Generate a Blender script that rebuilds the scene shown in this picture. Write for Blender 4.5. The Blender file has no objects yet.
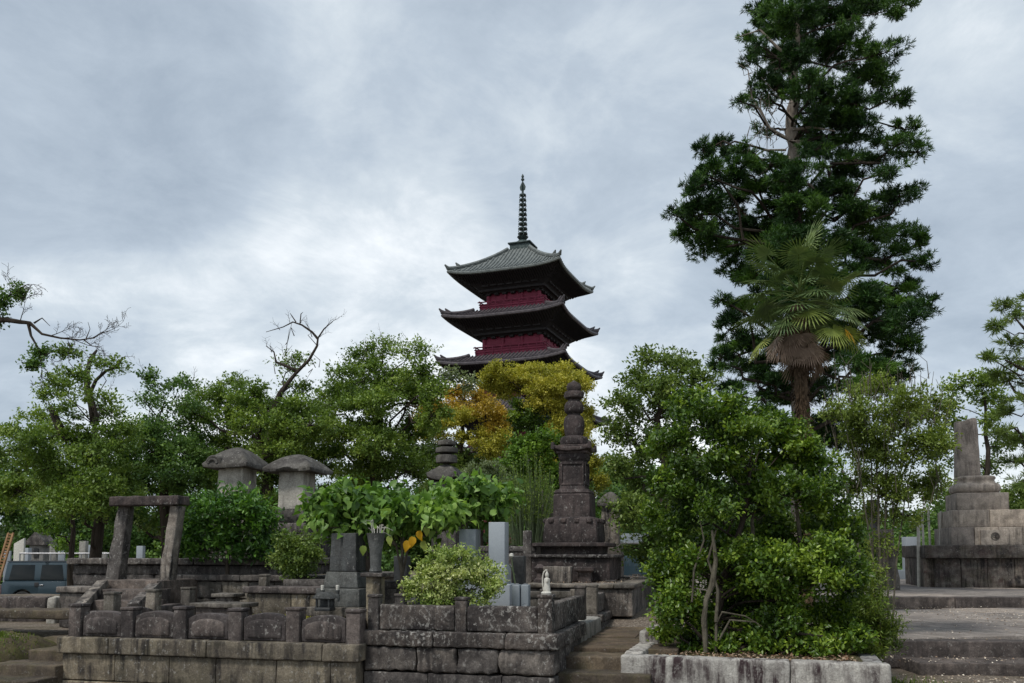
import bpy, bmesh, math, random
import numpy as np
from mathutils import Vector, Matrix
random.seed(7)
R = math.radians
C = bpy.context.scene.collection
SC = bpy.context.scene
# ------------------------------------------------------------------ camera
F, YH, CZ, PITCH = 870.0, 552.0, 1.6, R(4)
YP = YH - F * math.tan(PITCH)
cam = bpy.data.cameras.new('camera'); co = bpy.data.objects.new('camera', cam); C.objects.link(co)
co.location = (0, 0, CZ); co.rotation_euler = (R(90) + PITCH, 0, 0)
cam.sensor_width = 36; cam.lens = F / 1024 * 36; cam.shift_y = (YP - 341.5) / 1024
cam.clip_end = 2000; cam.clip_start = 0.1
SC.camera = co
# ------------------------------------------------------------------ light
SUN_EL, SUN_AZ = R(56), R(222)          # azimuth clockwise from +Y: behind and to the left of the camera
w = bpy.data.worlds.new('World'); SC.world = w; w.use_nodes = True
nt = w.node_tree; nt.nodes.clear()
def wn(t, **k):
    n = nt.nodes.new(t)
    for a, b in k.items(): setattr(n, a, b)
    return n
L = nt.links.new
out = wn('ShaderNodeOutputWorld'); bg = wn('ShaderNodeBackground'); bg2 = wn('ShaderNodeBackground'); mix = wn('ShaderNodeAddShader')
sky = wn('ShaderNodeTexSky', sky_type='NISHITA'); sky.sun_disc = False; sky.sun_elevation = SUN_EL; sky.sun_rotation = SUN_AZ
L(sky.outputs[0], bg.inputs[0]); bg.inputs[1].default_value = 0.008
tc = wn('ShaderNodeTexCoord'); sep = wn('ShaderNodeSeparateXYZ'); L(tc.outputs['Generated'], sep.inputs[0])
zz = wn('ShaderNodeMath', operation='ADD'); zz.inputs[1].default_value = 0.30; L(sep.outputs[2], zz.inputs[0])
zm = wn('ShaderNodeMath', operation='MAXIMUM'); zm.inputs[1].default_value = 0.12; L(zz.outputs[0], zm.inputs[0])
dv = wn('ShaderNodeVectorMath', operation='DIVIDE'); cb = wn('ShaderNodeCombineXYZ')
for i in range(3): L(zm.outputs[0], cb.inputs[i])
L(tc.outputs['Generated'], dv.inputs[0]); L(cb.outputs[0], dv.inputs[1])
mp = wn('ShaderNodeMapping'); mp.inputs['Scale'].default_value = (1.25, 1.3, 0.4); mp.inputs['Rotation'].default_value = (0, 0, R(-38)); mp.inputs['Location'].default_value = (5.3, 0.4, 0)
L(dv.outputs[0], mp.inputs[0])
n1 = wn('ShaderNodeTexNoise'); n1.inputs['Scale'].default_value = 0.95; n1.inputs['Detail'].default_value = 6; n1.inputs['Roughness'].default_value = 0.52; n1.inputs['Distortion'].default_value = 0.5
L(mp.outputs[0], n1.inputs[0])
n2 = wn('ShaderNodeTexNoise'); n2.inputs['Scale'].default_value = 3.1; n2.inputs['Detail'].default_value = 9; n2.inputs['Roughness'].default_value = 0.66; n2.inputs['Distortion'].default_value = 0.35
L(mp.outputs[0], n2.inputs[0])
ad = wn('ShaderNodeMath', operation='MULTIPLY_ADD'); ad.inputs[1].default_value = 0.46; L(n2.outputs[0], ad.inputs[0]); L(n1.outputs[0], ad.inputs[2])
# the cloud deck thins and brightens towards the horizon
hz = wn('ShaderNodeMapRange'); hz.inputs[1].default_value = 0.16; hz.inputs[2].default_value = 0.42; hz.inputs[3].default_value = 0.09; hz.inputs[4].default_value = 0.0
L(sep.outputs[2], hz.inputs[0])
ad2 = wn('ShaderNodeMath', operation='ADD'); L(ad.outputs[0], ad2.inputs[0]); L(hz.outputs[0], ad2.inputs[1])
cr = wn('ShaderNodeValToRGB'); L(ad2.outputs[0], cr.inputs[0])
e = cr.color_ramp.elements
e[0].position = 0.56; e[0].color = (0.325, 0.385, 0.455, 1)
e[1].position = 0.98; e[1].color = (0.86, 0.89, 0.91, 1)
x = e.new(0.71); x.color = (0.43, 0.495, 0.565, 1)
x = e.new(0.82); x.color = (0.56, 0.62, 0.67, 1)
L(cr.outputs[0], bg2.inputs[0]); bg2.inputs[1].default_value = 0.70
L(bg.outputs[0], mix.inputs[0]); L(bg2.outputs[0], mix.inputs[1]); L(mix.outputs[0], out.inputs[0])
sl = bpy.data.lights.new('sun', 'SUN'); sl.energy = 1.5; sl.angle = R(12); sl.color = (1.0, 0.96, 0.9)
so = bpy.data.objects.new('sun', sl); C.objects.link(so)
sd = Vector((math.sin(SUN_AZ) * math.cos(SUN_EL), math.cos(SUN_AZ) * math.cos(SUN_EL), math.sin(SUN_EL)))
so.rotation_euler = sd.to_track_quat('Z', 'Y').to_euler(); so.location = (0, 0, 40)
SC.view_settings.view_transform = 'Standard'; SC.view_settings.look = 'None'
SC.view_settings.exposure = 0.72; SC.view_settings.gamma = 1.0; SC.view_settings.use_curve_mapping = False
# ------------------------------------------------------------------ placing helpers
def at(px, py, Y):
    xc = (px - 512) / F; yc = (YP - py) / F
    d = Vector((xc, math.cos(PITCH) - yc * math.sin(PITCH), math.sin(PITCH) + yc * math.cos(PITCH)))
    return Vector((0, 0, CZ)) + d * (Y / d.y)
def S(n, Y): return n / F * Y
# ------------------------------------------------------------------ objects
def tag(o, label=None, cat=None, group=None, kind=None):
    if label: o['label'] = label
    if cat: o['category'] = cat
    if group: o['group'] = group
    if kind: o['kind'] = kind
    return o
def thing(name, label, cat, loc=(0, 0, 0), rz=0, group=None):
    o = bpy.data.objects.new(name, None); C.objects.link(o); o.empty_display_size = 0.2
    o.location = loc; o.rotation_euler = (0, 0, rz)
    return tag(o, label, cat, group)
def copy_tree(o, parent=None):
    c = o.copy(); C.objects.link(c); c.parent = parent
    for ch in list(o.children): copy_tree(ch, c)
    return c
def wob(P, s, seed=0.0):
    x, y, z = P[:, 0] * s, P[:, 1] * s, P[:, 2] * s
    return (np.sin(x * 1.7 + y * 2.3 + seed) * np.cos(z * 2.1 - x * 1.3 + seed * 1.7) + 0.6 * np.sin(x * 4.1 - z * 3.7 + seed * 2.3) * np.sin(y * 4.9 + z * 2.2 + seed)
            + 0.35 * np.sin(x * 9.3 + z * 8.1 + seed * 3.1) * np.cos(y * 8.7 - x * 5.2)) / 1.6
def grid_axis(h, r, res):
    r = min(r, h * 0.49)
    inner = np.linspace(-h + r, h - r, max(2, int(math.ceil((2 * h - 2 * r) / res)) + 1))
    return np.concatenate([[-h, -h + 0.35 * r], inner, [h - 0.35 * r, h]])
class MB:
    def __init__(s): s.V = []; s.F = []; s.n = 0; s.B = []; s.tone = 0.5
    def add(s, V, Fc):
        s.V.extend([tuple(map(float, v)) for v in V]); s.F.extend([tuple(int(i) + s.n for i in f) for f in Fc]); s.n += len(V); s.B.extend([s.tone] * len(Fc))
    def rbox(s, c, size, r=0.012, res=0.15, amp=0.0, rot=None, taper=1.0, warp=None, fr=6.0):
        s.tone = random.random(); h = np.array(size, float) / 2; r = min(r, h.min() * 0.6)
        ax = [grid_axis(h[i], r, res) for i in range(3)]
        for d in range(3):
            a, b = [(1, 2), (2, 0), (0, 1)][d]
            for sg in (-1, 1):
                A, B = np.meshgrid(ax[a], ax[b], indexing='ij'); na, nb = A.shape
                P = np.zeros((na * nb, 3)); P[:, a] = A.ravel(); P[:, b] = B.ravel(); P[:, d] = sg * h[d]
                q = np.clip(P, -(h - r), h - r); D = P - q; ln = np.linalg.norm(D, axis=1, keepdims=True); N = D / np.maximum(ln, 1e-9)
                P = q + N * r
                if amp: P = P + N * (wob(P + np.array(c), fr, random_seed_for(c)) * amp)[:, None]
                if taper != 1.0:
                    k = 1 + (taper - 1) * (P[:, 2] + h[2]) / (2 * h[2]); P[:, 0] *= k; P[:, 1] *= k
                if warp: P = warp(P)
                if rot is not None: P = P @ np.array(rot).T
                P = P + np.array(c, float)
                Fc = []
                for i in range(na - 1):
                    for j in range(nb - 1):
                        f = (i * nb + j, (i + 1) * nb + j, (i + 1) * nb + j + 1, i * nb + j + 1)
                        Fc.append(f if sg > 0 else f[::-1])
                s.add(P, Fc)
        return s
    def lathe(s, prof, n=28, p=2.0, c=(0, 0, 0), rot=None, petals=0, pa=0.0, phase=0.0, sy=1.0):
        s.tone = random.uniform(.3, .7)
        c = np.array(c, float); th = np.arange(n) * 2 * math.pi / n + phase
        k = (np.abs(np.cos(th)) ** p + np.abs(np.sin(th)) ** p) ** (-1.0 / p)
        if petals: k = k * (1 + pa * np.abs(np.cos(th * petals / 2)))
        V = []
        for (r, z) in prof:
            V.append(np.stack([r * k * np.cos(th), r * k * np.sin(th) * sy, np.full(n, z)], 1))
        V = np.concatenate(V); Fc = []
        for i in range(len(prof) - 1):
            for j in range(n):
                j2 = (j + 1) % n; Fc.append((i * n + j, i * n + j2, (i + 1) * n + j2, (i + 1) * n + j))
        Fc.append(tuple(range(n))[::-1]); Fc.append(tuple((len(prof) - 1) * n + j for j in range(n)))
        if rot is not None: V = V @ np.array(rot).T
        s.add(V + c, Fc); return s
    def tube(s, pts, radii, n=7, cap=True):
        pts = [Vector(p) for p in pts]
        if not hasattr(radii, '__len__'): radii = [radii] * len(pts)
        up = Vector((0.123, 0.31, 0.94)); V = []
        for i, p in enumerate(pts):
            t = (pts[min(i + 1, len(pts) - 1)] - pts[max(i - 1, 0)])
            if t.length < 1e-9: t = Vector((0, 0, 1))
            t.normalize(); a = t.cross(up)
            if a.length < 0.05: a = t.cross(Vector((1, 0, 0)))
            a.normalize(); b = t.cross(a)
            for j in range(n):
                th = 2 * math.pi * j / n; V.append(p + (a * math.cos(th) + b * math.sin(th)) * radii[i])
        Fc = [(i * n + j, (i + 1) * n + j, (i + 1) * n + (j + 1) % n, i * n + (j + 1) % n) for i in range(len(pts) - 1) for j in range(n)]
        if cap: Fc.append(tuple(range(n))); Fc.append(tuple((len(pts) - 1) * n + j for j in range(n))[::-1])
        s.add(V, Fc); return s
    def prism(s, poly, y0, y1, plane='xz'):
        n = len(poly)
        if plane == 'xz': V = [(x, y0, z) for x, z in poly] + [(x, y1, z) for x, z in poly]
        elif plane == 'yz': V = [(y0, x, z) for x, z in poly] + [(y1, x, z) for x, z in poly]
        else: V = [(x, z, y0) for x, z in poly] + [(x, z, y1) for x, z in poly]
        Fc = [tuple(range(n)), tuple(range(n, 2 * n))[::-1]] + [(i, i + n, (i + 1) % n + n, (i + 1) % n) for i in range(n)]
        s.add(V, Fc); return s
    def build(s, name, mat, parent=None, origin=(0, 0, 0), smooth=True, angle=40, bevel=0):
        me = bpy.data.meshes.new(name); o0 = Vector(origin)
        me.from_pydata([tuple(Vector(v) - o0) for v in s.V] if o0.length else s.V, [], s.F)
        at_ = me.attributes.new('blk', 'FLOAT', 'FACE'); at_.data.foreach_set('value', np.array(s.B, dtype=np.float32))
        bm = bmesh.new(); bm.from_mesh(me); bmesh.ops.remove_doubles(bm, verts=bm.verts, dist=2e-5)
        if bevel: bmesh.ops.bevel(bm, geom=[e for e in bm.edges if len(e.link_faces) == 2 and e.calc_face_angle(0) > 0.5], offset=bevel, segments=2, affect='EDGES', profile=0.6, clamp_overlap=True)
        bmesh.ops.recalc_face_normals(bm, faces=bm.faces)
        if smooth:
            for f in bm.faces: f.smooth = True
            for e in bm.edges:
                if len(e.link_faces) == 2 and e.calc_face_angle(0) > R(angle): e.smooth = False
        bm.to_mesh(me); bm.free(); me.materials.append(mat)
        o = bpy.data.objects.new(name, me); C.objects.link(o)
        if parent: o.parent = parent
        elif o0.length: o.location = o0
        return o
def random_seed_for(c): return (c[0] * 12.9 + c[1] * 7.3 + c[2] * 3.7) % 6.28
def rz(a): return np.array(Matrix.Rotation(a, 3, 'Z'))
def ry(a): return np.array(Matrix.Rotation(a, 3, 'Y'))
def rx(a): return np.array(Matrix.Rotation(a, 3, 'X'))
# ------------------------------------------------------------------ materials
def newmat(name):
    m = bpy.data.materials.new(name); m.use_nodes = True; t = m.node_tree; t.nodes.clear()
    o = t.nodes.new('ShaderNodeOutputMaterial'); b = t.nodes.new('ShaderNodeBsdfPrincipled'); t.links.new(b.outputs[0], o.inputs[0])
    return m, t, b, o
def nnode(t, ty, **k):
    n = t.nodes.new(ty)
    for a, b in k.items():
        if a.startswith('i_'): n.inputs[a[2:]].default_value = b
        else: setattr(n, a, b)
    return n
def noise(t, vec, scale, detail=6, rough=0.6, dist=0.0):
    n = nnode(t, 'ShaderNodeTexNoise'); n.inputs['Scale'].default_value = scale; n.inputs['Detail'].default_value = detail
    n.inputs['Roughness'].default_value = rough; n.inputs['Distortion'].default_value = dist; t.links.new(vec, n.inputs['Vector']); return n.outputs[0]
def ramp(t, fac, stops):
    n = nnode(t, 'ShaderNodeValToRGB'); t.links.new(fac, n.inputs[0]); e = n.color_ramp.elements
    e[0].position, e[0].color = stops[0][0], col4(stops[0][1]); e[1].position, e[1].color = stops[-1][0], col4(stops[-1][1])
    for p, c in stops[1:-1]: q = e.new(p); q.color = col4(c)
    return n.outputs[0]
def col4(c): return (c, c, c, 1) if not hasattr(c, '__len__') else (*c[:3], 1)
def mixc(t, fac, a, b, mode='MIX'):
    n = nnode(t, 'ShaderNodeMix', data_type='RGBA', blend_type=mode)
    for s, v in ((0, fac), (6, a), (7, b)):
        if hasattr(v, 'links'): t.links.new(v, n.inputs[s])
        else: n.inputs[s].default_value = v if s == 0 else col4(v)
    return n.outputs[2]
def bump(t, h, strength, dist, b, prev=None):
    n = nnode(t, 'ShaderNodeBump'); n.inputs['Strength'].default_value = strength; n.inputs['Distance'].default_value = dist
    t.links.new(h, n.inputs['Height'])
    if prev: t.links.new(prev, n.inputs['Normal'])
    t.links.new(n.outputs[0], b.inputs['Normal']); return n.outputs[0]
def mapped(t, vec, sc, loc=(0, 0, 0)):
    n = nnode(t, 'ShaderNodeMapping'); n.inputs['Scale'].default_value = sc; n.inputs['Location'].default_value = loc; t.links.new(vec, n.inputs[0]); return n.outputs[0]
def stone(name, light, dark, stain=0.5, white=0.0, moss=0.0, streak=0.5, rough=0.92, black=(0.024, 0.021, 0.021), bmp=0.85):
    m, t, b, o = newmat(name); g = nnode(t, 'ShaderNodeNewGeometry'); P = g.outputs['Position']
    base = ramp(t, noise(t, P, 4.5, 9, 0.68, 0.4), [(0.33, dark), (0.66, light)])
    fine = ramp(t, noise(t, P, 55, 4, 0.7), [(0.3, 0.62), (0.7, 1.25)])
    base = mixc(t, 1.0, base, fine, 'MULTIPLY')
    ba = nnode(t, 'ShaderNodeAttribute', attribute_name='blk'); base = mixc(t, 1.0, base, ramp(t, ba.outputs['Fac'], [(0.0, (0.66, 0.66, 0.67)), (0.5, (0.98, 0.97, 0.94)), (1.0, (1.32, 1.27, 1.18))]), 'MULTIPLY')
    if stain:   # broad dark weathering in blotches, and runs down the faces
        f = ramp(t, noise(t, P, 2.1, 9, 0.7, 0.8), [(0.5 - 0.12 * stain - 0.02, 1.0), (0.62, 0.0)])
        f = mixc(t, 1.0, f, stain * 1.1, 'MULTIPLY'); base = mixc(t, f, base, black)
    if streak:
        s = ramp(t, noise(t, mapped(t, P, (9, 9, 0.9)), 1.0, 6, 0.65, 0.3), [(0.44, 0.0), (0.58, 1.0)])
        s2 = ramp(t, noise(t, mapped(t, P, (1, 1, 1), (4, 2, 9)), 2.2, 5, 0.6), [(0.36, 0.0), (0.56, 1.0)])
        s = mixc(t, 1.0, s, s2, 'MULTIPLY'); s = mixc(t, 1.0, s, streak, 'MULTIPLY'); base = mixc(t, s, base, black)
    if white:   # lichen crusts
        v = ramp(t, noise(t, mapped(t, P, (1, 1, 0.8), (7, 3, 1)), 24.0, 7, 0.72, 0.1), [(0.60 - 0.1 * white, 0.0), (0.66 - 0.1 * white, 1.0)])
        v = mixc(t, 1.0, v, ramp(t, noise(t, P, 2.7, 5, 0.65), [(0.40, 0.15), (0.60, 1.0)]), 'MULTIPLY')
        v = mixc(t, 1.0, v, min(1, 0.45 + 0.4 * white), 'MULTIPLY'); base = mixc(t, v, base, (0.40, 0.385, 0.355))
    if moss:
        sx = nnode(t, 'ShaderNodeSeparateXYZ'); t.links.new(g.outputs['Normal'], sx.inputs[0])
        f = ramp(t, noise(t, P, 3.3, 8, 0.7), [(0.47, 0.0), (0.62, 1.0)]); f = mixc(t, 1.0, f, moss, 'MULTIPLY')
        base = mixc(t, f, base, (0.075, 0.072, 0.022))
    t.links.new(base, b.inputs['Base Color']); b.inputs['Roughness'].default_value = rough; b.inputs['Specular IOR Level'].default_value = 0.25
    n1_ = bump(t, noise(t, P, 14, 8, 0.7), bmp, 0.02, b); bump(t, noise(t, P, 90, 3, 0.7), 0.35, 0.006, b, n1_)
    return m
def plain(name, c1, c2, rough=0.6, metal=0.0, scale=8, spec=0.5, coat=0, bmp=0.15, bs=40):
    m, t, b, o = newmat(name); g = nnode(t, 'ShaderNodeNewGeometry'); P = g.outputs['Position']
    t.links.new(ramp(t, noise(t, P, scale, 6, 0.6), [(0.35, c1), (0.65, c2)]), b.inputs['Base Color'])
    b.inputs['Roughness'].default_value = rough; b.inputs['Metallic'].default_value = metal; b.inputs['Specular IOR Level'].default_value = spec
    b.inputs['Coat Weight'].default_value = coat
    if bmp: bump(t, noise(t, P, bs, 5, 0.6), bmp, 0.01, b)
    return m
def bark(name, c1, c2, sc=(14, 14, 2.5)):
    m, t, b, o = newmat(name); g = nnode(t, 'ShaderNodeNewGeometry'); P = g.outputs['Position']
    n = noise(t, mapped(t, P, sc), 1.0, 8, 0.7, 0.5)
    t.links.new(ramp(t, n, [(0.35, c1), (0.65, c2)]), b.inputs['Base Color']); b.inputs['Roughness'].default_value = 0.95
    b.inputs['Specular IOR Level'].default_value = 0.15; bump(t, n, 0.8, 0.03, b); return m
def leafmat(name, stops, rough=0.5, trans=0.25, spec=0.35):
    m, t, b, o = newmat(name)
    a = nnode(t, 'ShaderNodeAttribute', attribute_name='rnd')
    c = ramp(t, a.outputs['Fac'], stops); t.links.new(c, b.inputs['Base Color'])
    b.inputs['Roughness'].default_value = rough; b.inputs['Specular IOR Level'].default_value = spec
    tr = nnode(t, 'ShaderNodeBsdfTranslucent'); bc = mixc(t, 1.0, c, (1.5, 1.6, 0.7), 'MULTIPLY'); t.links.new(bc, tr.inputs[0])
    ms = nnode(t, 'ShaderNodeMixShader'); ms.inputs[0].default_value = trans
    t.links.new(b.outputs[0], ms.inputs[1]); t.links.new(tr.outputs[0], ms.inputs[2]); t.links.new(ms.outputs[0], o.inputs[0]); return m
M = {}
M['old'] = stone('weathered_stone', (0.27, 0.245, 0.225), (0.095, 0.083, 0.08), 0.72, 0.45, 0.0, 0.8)
M['old_pale'] = stone('pale_weathered_stone', (0.27, 0.245, 0.215), (0.13, 0.115, 0.10), 0.45, 0.3, 0.12, 0.6)
M['ochre'] = stone('ochre_weathered_stone', (0.37, 0.32, 0.24), (0.15, 0.127, 0.098), 0.38, 0.35, 0.14, 0.95)
M['brown'] = stone('brown_sandstone', (0.19, 0.163, 0.155), (0.070, 0.058, 0.056), 0.55, 0.32, 0.0, 0.75)
M['lichen'] = stone('black_and_white_lichen_stone', (0.22, 0.19, 0.17), (0.075, 0.062, 0.058), 0.85, 0.75, 0.0, 0.7, bmp=0.9)
M['tower'] = stone('dark_tower_stone', (0.15, 0.118, 0.112), (0.05, 0.038, 0.038), 0.6, 0.30, 0.0, 0.7)
M['tomb'] = stone('tomb_granite', (0.60, 0.52, 0.45), (0.37, 0.32, 0.28), 0.22, 0.15, 0.10, 0.5)
M['tombdark'] = stone('dark_tomb_base', (0.27, 0.25, 0.22), (0.10, 0.062, 0.058), 0.55, 0.15, 0.15, 1.0)
M['cap'] = stone('roof_stone', (0.19, 0.18, 0.165), (0.065, 0.06, 0.056), 0.45, 0.30, 0.08, 0.4)
M['pillar'] = stone('pale_pillar_stone', (0.46, 0.45, 0.42), (0.28, 0.27, 0.25), 0.12, 0.2, 0.0, 0.45)
M['gatepost'] = stone('gate_post_stone', (0.34, 0.31, 0.28), (0.12, 0.105, 0.095), 0.45, 0.45, 0.0, 1.0)
M['grey'] = stone('grey_granite', (0.155, 0.165, 0.165), (0.085, 0.09, 0.092), 0.25, 0.12, 0.05, 0.5)
M['granite'] = plain('polished_granite', (0.27, 0.30, 0.33), (0.37, 0.40, 0.43), 0.42, 0, 180, 0.5, 0, 0.03)
M['granite2'] = plain('dull_granite', (0.19, 0.215, 0.24), (0.25, 0.28, 0.30), 0.5, 0, 120, 0.5, 0, 0.03)
M['black'] = plain('black_stone', (0.012, 0.013, 0.014), (0.04, 0.042, 0.042), 0.5, 0, 20)
M['white'] = plain('white_carved_stone', (0.42, 0.40, 0.35), (0.62, 0.60, 0.54), 0.7, 0, 30)
M['planter'] = stone('white_mottled_granite', (0.60, 0.59, 0.56), (0.30, 0.29, 0.275), 0.22, 0.6, 0.0, 1.0, black=(0.045, 0.03, 0.032), bmp=0.8)
M['paving'] = stone('paving_slabs', (0.40, 0.355, 0.325), (0.24, 0.21, 0.19), 0.3, 0.05, 0.06, 0.0)
M['kerb'] = stone('kerb_stone', (0.27, 0.225, 0.20), (0.10, 0.082, 0.074), 0.5, 0.15, 0.0, 0.5)
M['path'] = stone('earth_stained_concrete', (0.21, 0.155, 0.105), (0.105, 0.078, 0.058), 0.25, 0.05, 0.3, 0.0)
M['step'] = stone('mossy_steps', (0.175, 0.14, 0.10), (0.085, 0.066, 0.05), 0.35, 0.12, 0.35, 0.4)
M['rust'] = plain('old_wood', (0.17, 0.085, 0.035), (0.30, 0.17, 0.075), 0.8, 0, 14)
M['wood_grey'] = bark('grey_wood', (0.085, 0.075, 0.07), (0.20, 0.185, 0.175), (30, 30, 1.5))
M['pole'] = plain('pale_pole', (0.35, 0.33, 0.28), (0.5, 0.48, 0.42), 0.7)
M['bark'] = bark('dark_bark', (0.022, 0.018, 0.014), (0.075, 0.06, 0.048))
M['bark_pale'] = bark('pale_bark', (0.06, 0.052, 0.04), (0.155, 0.14, 0.105), (10, 10, 6))
M['bark_grey'] = bark('grey_bark', (0.11, 0.09, 0.075), (0.36, 0.31, 0.26), (12, 12, 1.5))
M['palmbark'] = bark('palm_fibre', (0.03, 0.02, 0.013), (0.14, 0.095, 0.06), (30, 30, 9))
# pagoda
M['tile'] = plain('roof_tile', (0.055, 0.048, 0.054), (0.115, 0.10, 0.105), 0.55, 0, 3, 0.4)
M['copper'] = plain('green_grey_copper_tile', (0.095, 0.108, 0.105), (0.175, 0.19, 0.18), 0.6, 0, 3, 0.4)
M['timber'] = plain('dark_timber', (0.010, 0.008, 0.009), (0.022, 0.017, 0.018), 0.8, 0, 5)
M['red'] = plain('vermilion_wood', (0.155, 0.010, 0.034), (0.23, 0.020, 0.055), 0.65, 0, 2)
M['bronze'] = plain('spire_bronze', (0.02, 0.035, 0.036), (0.06, 0.085, 0.08), 0.6, 0.3, 6)
# car
M['paint'] = plain('teal_car_paint', (0.02, 0.042, 0.058), (0.024, 0.048, 0.064), 0.35, 0.1, 2, 0.4, 0.3, 0)
M['glass'] = plain('dark_car_glass', (0.008, 0.011, 0.012), (0.012, 0.015, 0.016), 0.12, 0, 2, 0.25, 0, 0)
M['rubber'] = plain('tyre_rubber', (0.012, 0.012, 0.012), (0.02, 0.02, 0.02), 0.9)
M['trim'] = plain('black_trim', (0.018, 0.018, 0.02), (0.025, 0.025, 0.027), 0.6)
M['steel'] = plain('wheel_steel', (0.3, 0.3, 0.31), (0.4, 0.4, 0.41), 0.35, 0.8)
# foliage
def LM(n, a, b, c, **k): M[n] = leafmat(n, [(0.0, a), (0.5, b), (1.0, c)], **k)
LM('lf_cherry', (0.069, 0.119, 0.022), (0.144, 0.223, 0.041), (0.287, 0.371, 0.072))
LM('lf_cherry_dark', (0.050, 0.104, 0.028), (0.102, 0.189, 0.047), (0.203, 0.312, 0.078))
LM('lf_yellow', (0.18, 0.19, 0.025), (0.38, 0.36, 0.05), (0.60, 0.53, 0.10))
LM('lf_orange', (0.24, 0.18, 0.03), (0.47, 0.32, 0.045), (0.66, 0.46, 0.08))
LM('lf_bright', (0.061, 0.121, 0.018), (0.121, 0.220, 0.026), (0.209, 0.330, 0.044))
LM('lf_deep', (0.032, 0.066, 0.010), (0.085, 0.160, 0.018), (0.26, 0.36, 0.042), rough=0.38, spec=0.5)
LM('lf_azalea', (0.027, 0.068, 0.015), (0.060, 0.143, 0.024), (0.165, 0.315, 0.045), rough=0.45)
LM('lf_mid', (0.067, 0.110, 0.026), (0.132, 0.198, 0.043), (0.252, 0.318, 0.078))
LM('lf_olive', (0.085, 0.125, 0.022), (0.165, 0.225, 0.04), (0.28, 0.34, 0.07))
LM('lf_pine', (0.011, 0.034, 0.009), (0.031, 0.083, 0.015), (0.110, 0.215, 0.031), trans=0.15)
LM('lf_fern', (0.050, 0.085, 0.014), (0.100, 0.150, 0.020), (0.180, 0.220, 0.030))
LM('lf_vari', (0.14, 0.22, 0.045), (0.36, 0.44, 0.13), (0.62, 0.64, 0.32))
LM('lf_big', (0.05, 0.11, 0.02), (0.135, 0.25, 0.045), (0.30, 0.44, 0.12), rough=0.45, trans=0.3)
LM('lf_grey', (0.108, 0.144, 0.072), (0.192, 0.234, 0.120), (0.300, 0.336, 0.192))
LM('lf_gold', (0.550, 0.280, 0.010), (0.650, 0.360, 0.015), (0.700, 0.450, 0.030))
LM('lf_palm', (0.055, 0.095, 0.033), (0.12, 0.18, 0.06), (0.27, 0.33, 0.12), trans=0.1)
LM('lf_palmyellow', (0.176, 0.240, 0.056), (0.304, 0.368, 0.080), (0.480, 0.496, 0.128), trans=0.15)
LM('lf_dead', (0.150, 0.100, 0.070), (0.280, 0.200, 0.150), (0.400, 0.300, 0.230), trans=0.05, rough=0.8)
LM('lf_fallen', (0.16, 0.08, 0.04), (0.50, 0.40, 0.29), (0.80, 0.72, 0.60), trans=0.0, rough=0.8)
LM('lf_far', (0.036, 0.060, 0.024), (0.060, 0.096, 0.036), (0.108, 0.144, 0.054))
# ------------------------------------------------------------------ leaves
rng = np.random.default_rng(11)
def unit(a): return a / np.maximum(np.linalg.norm(a, axis=1, keepdims=True), 1e-9)
def quads_obj(name, V, Q, rnd, mat, parent=None, origin=(0, 0, 0), smooth=False):
    V = (V - np.array(origin)).astype(np.float32); me = bpy.data.meshes.new(name)
    nq, k = Q.shape; me.vertices.add(len(V)); me.vertices.foreach_set('co', V.ravel())
    me.loops.add(nq * k); me.loops.foreach_set('vertex_index', Q.astype(np.int32).ravel())
    me.polygons.add(nq); me.polygons.foreach_set('loop_start', np.arange(0, nq * k, k, dtype=np.int32))
    a = me.attributes.new('rnd', 'FLOAT', 'FACE'); a.data.foreach_set('value', rnd.astype(np.float32))
    me.update(calc_edges=True); me.validate(); me.materials.append(mat)
    o = bpy.data.objects.new(name, me); C.objects.link(o)
    if parent: o.parent = parent
    else: o.location = origin
    return o
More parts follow.
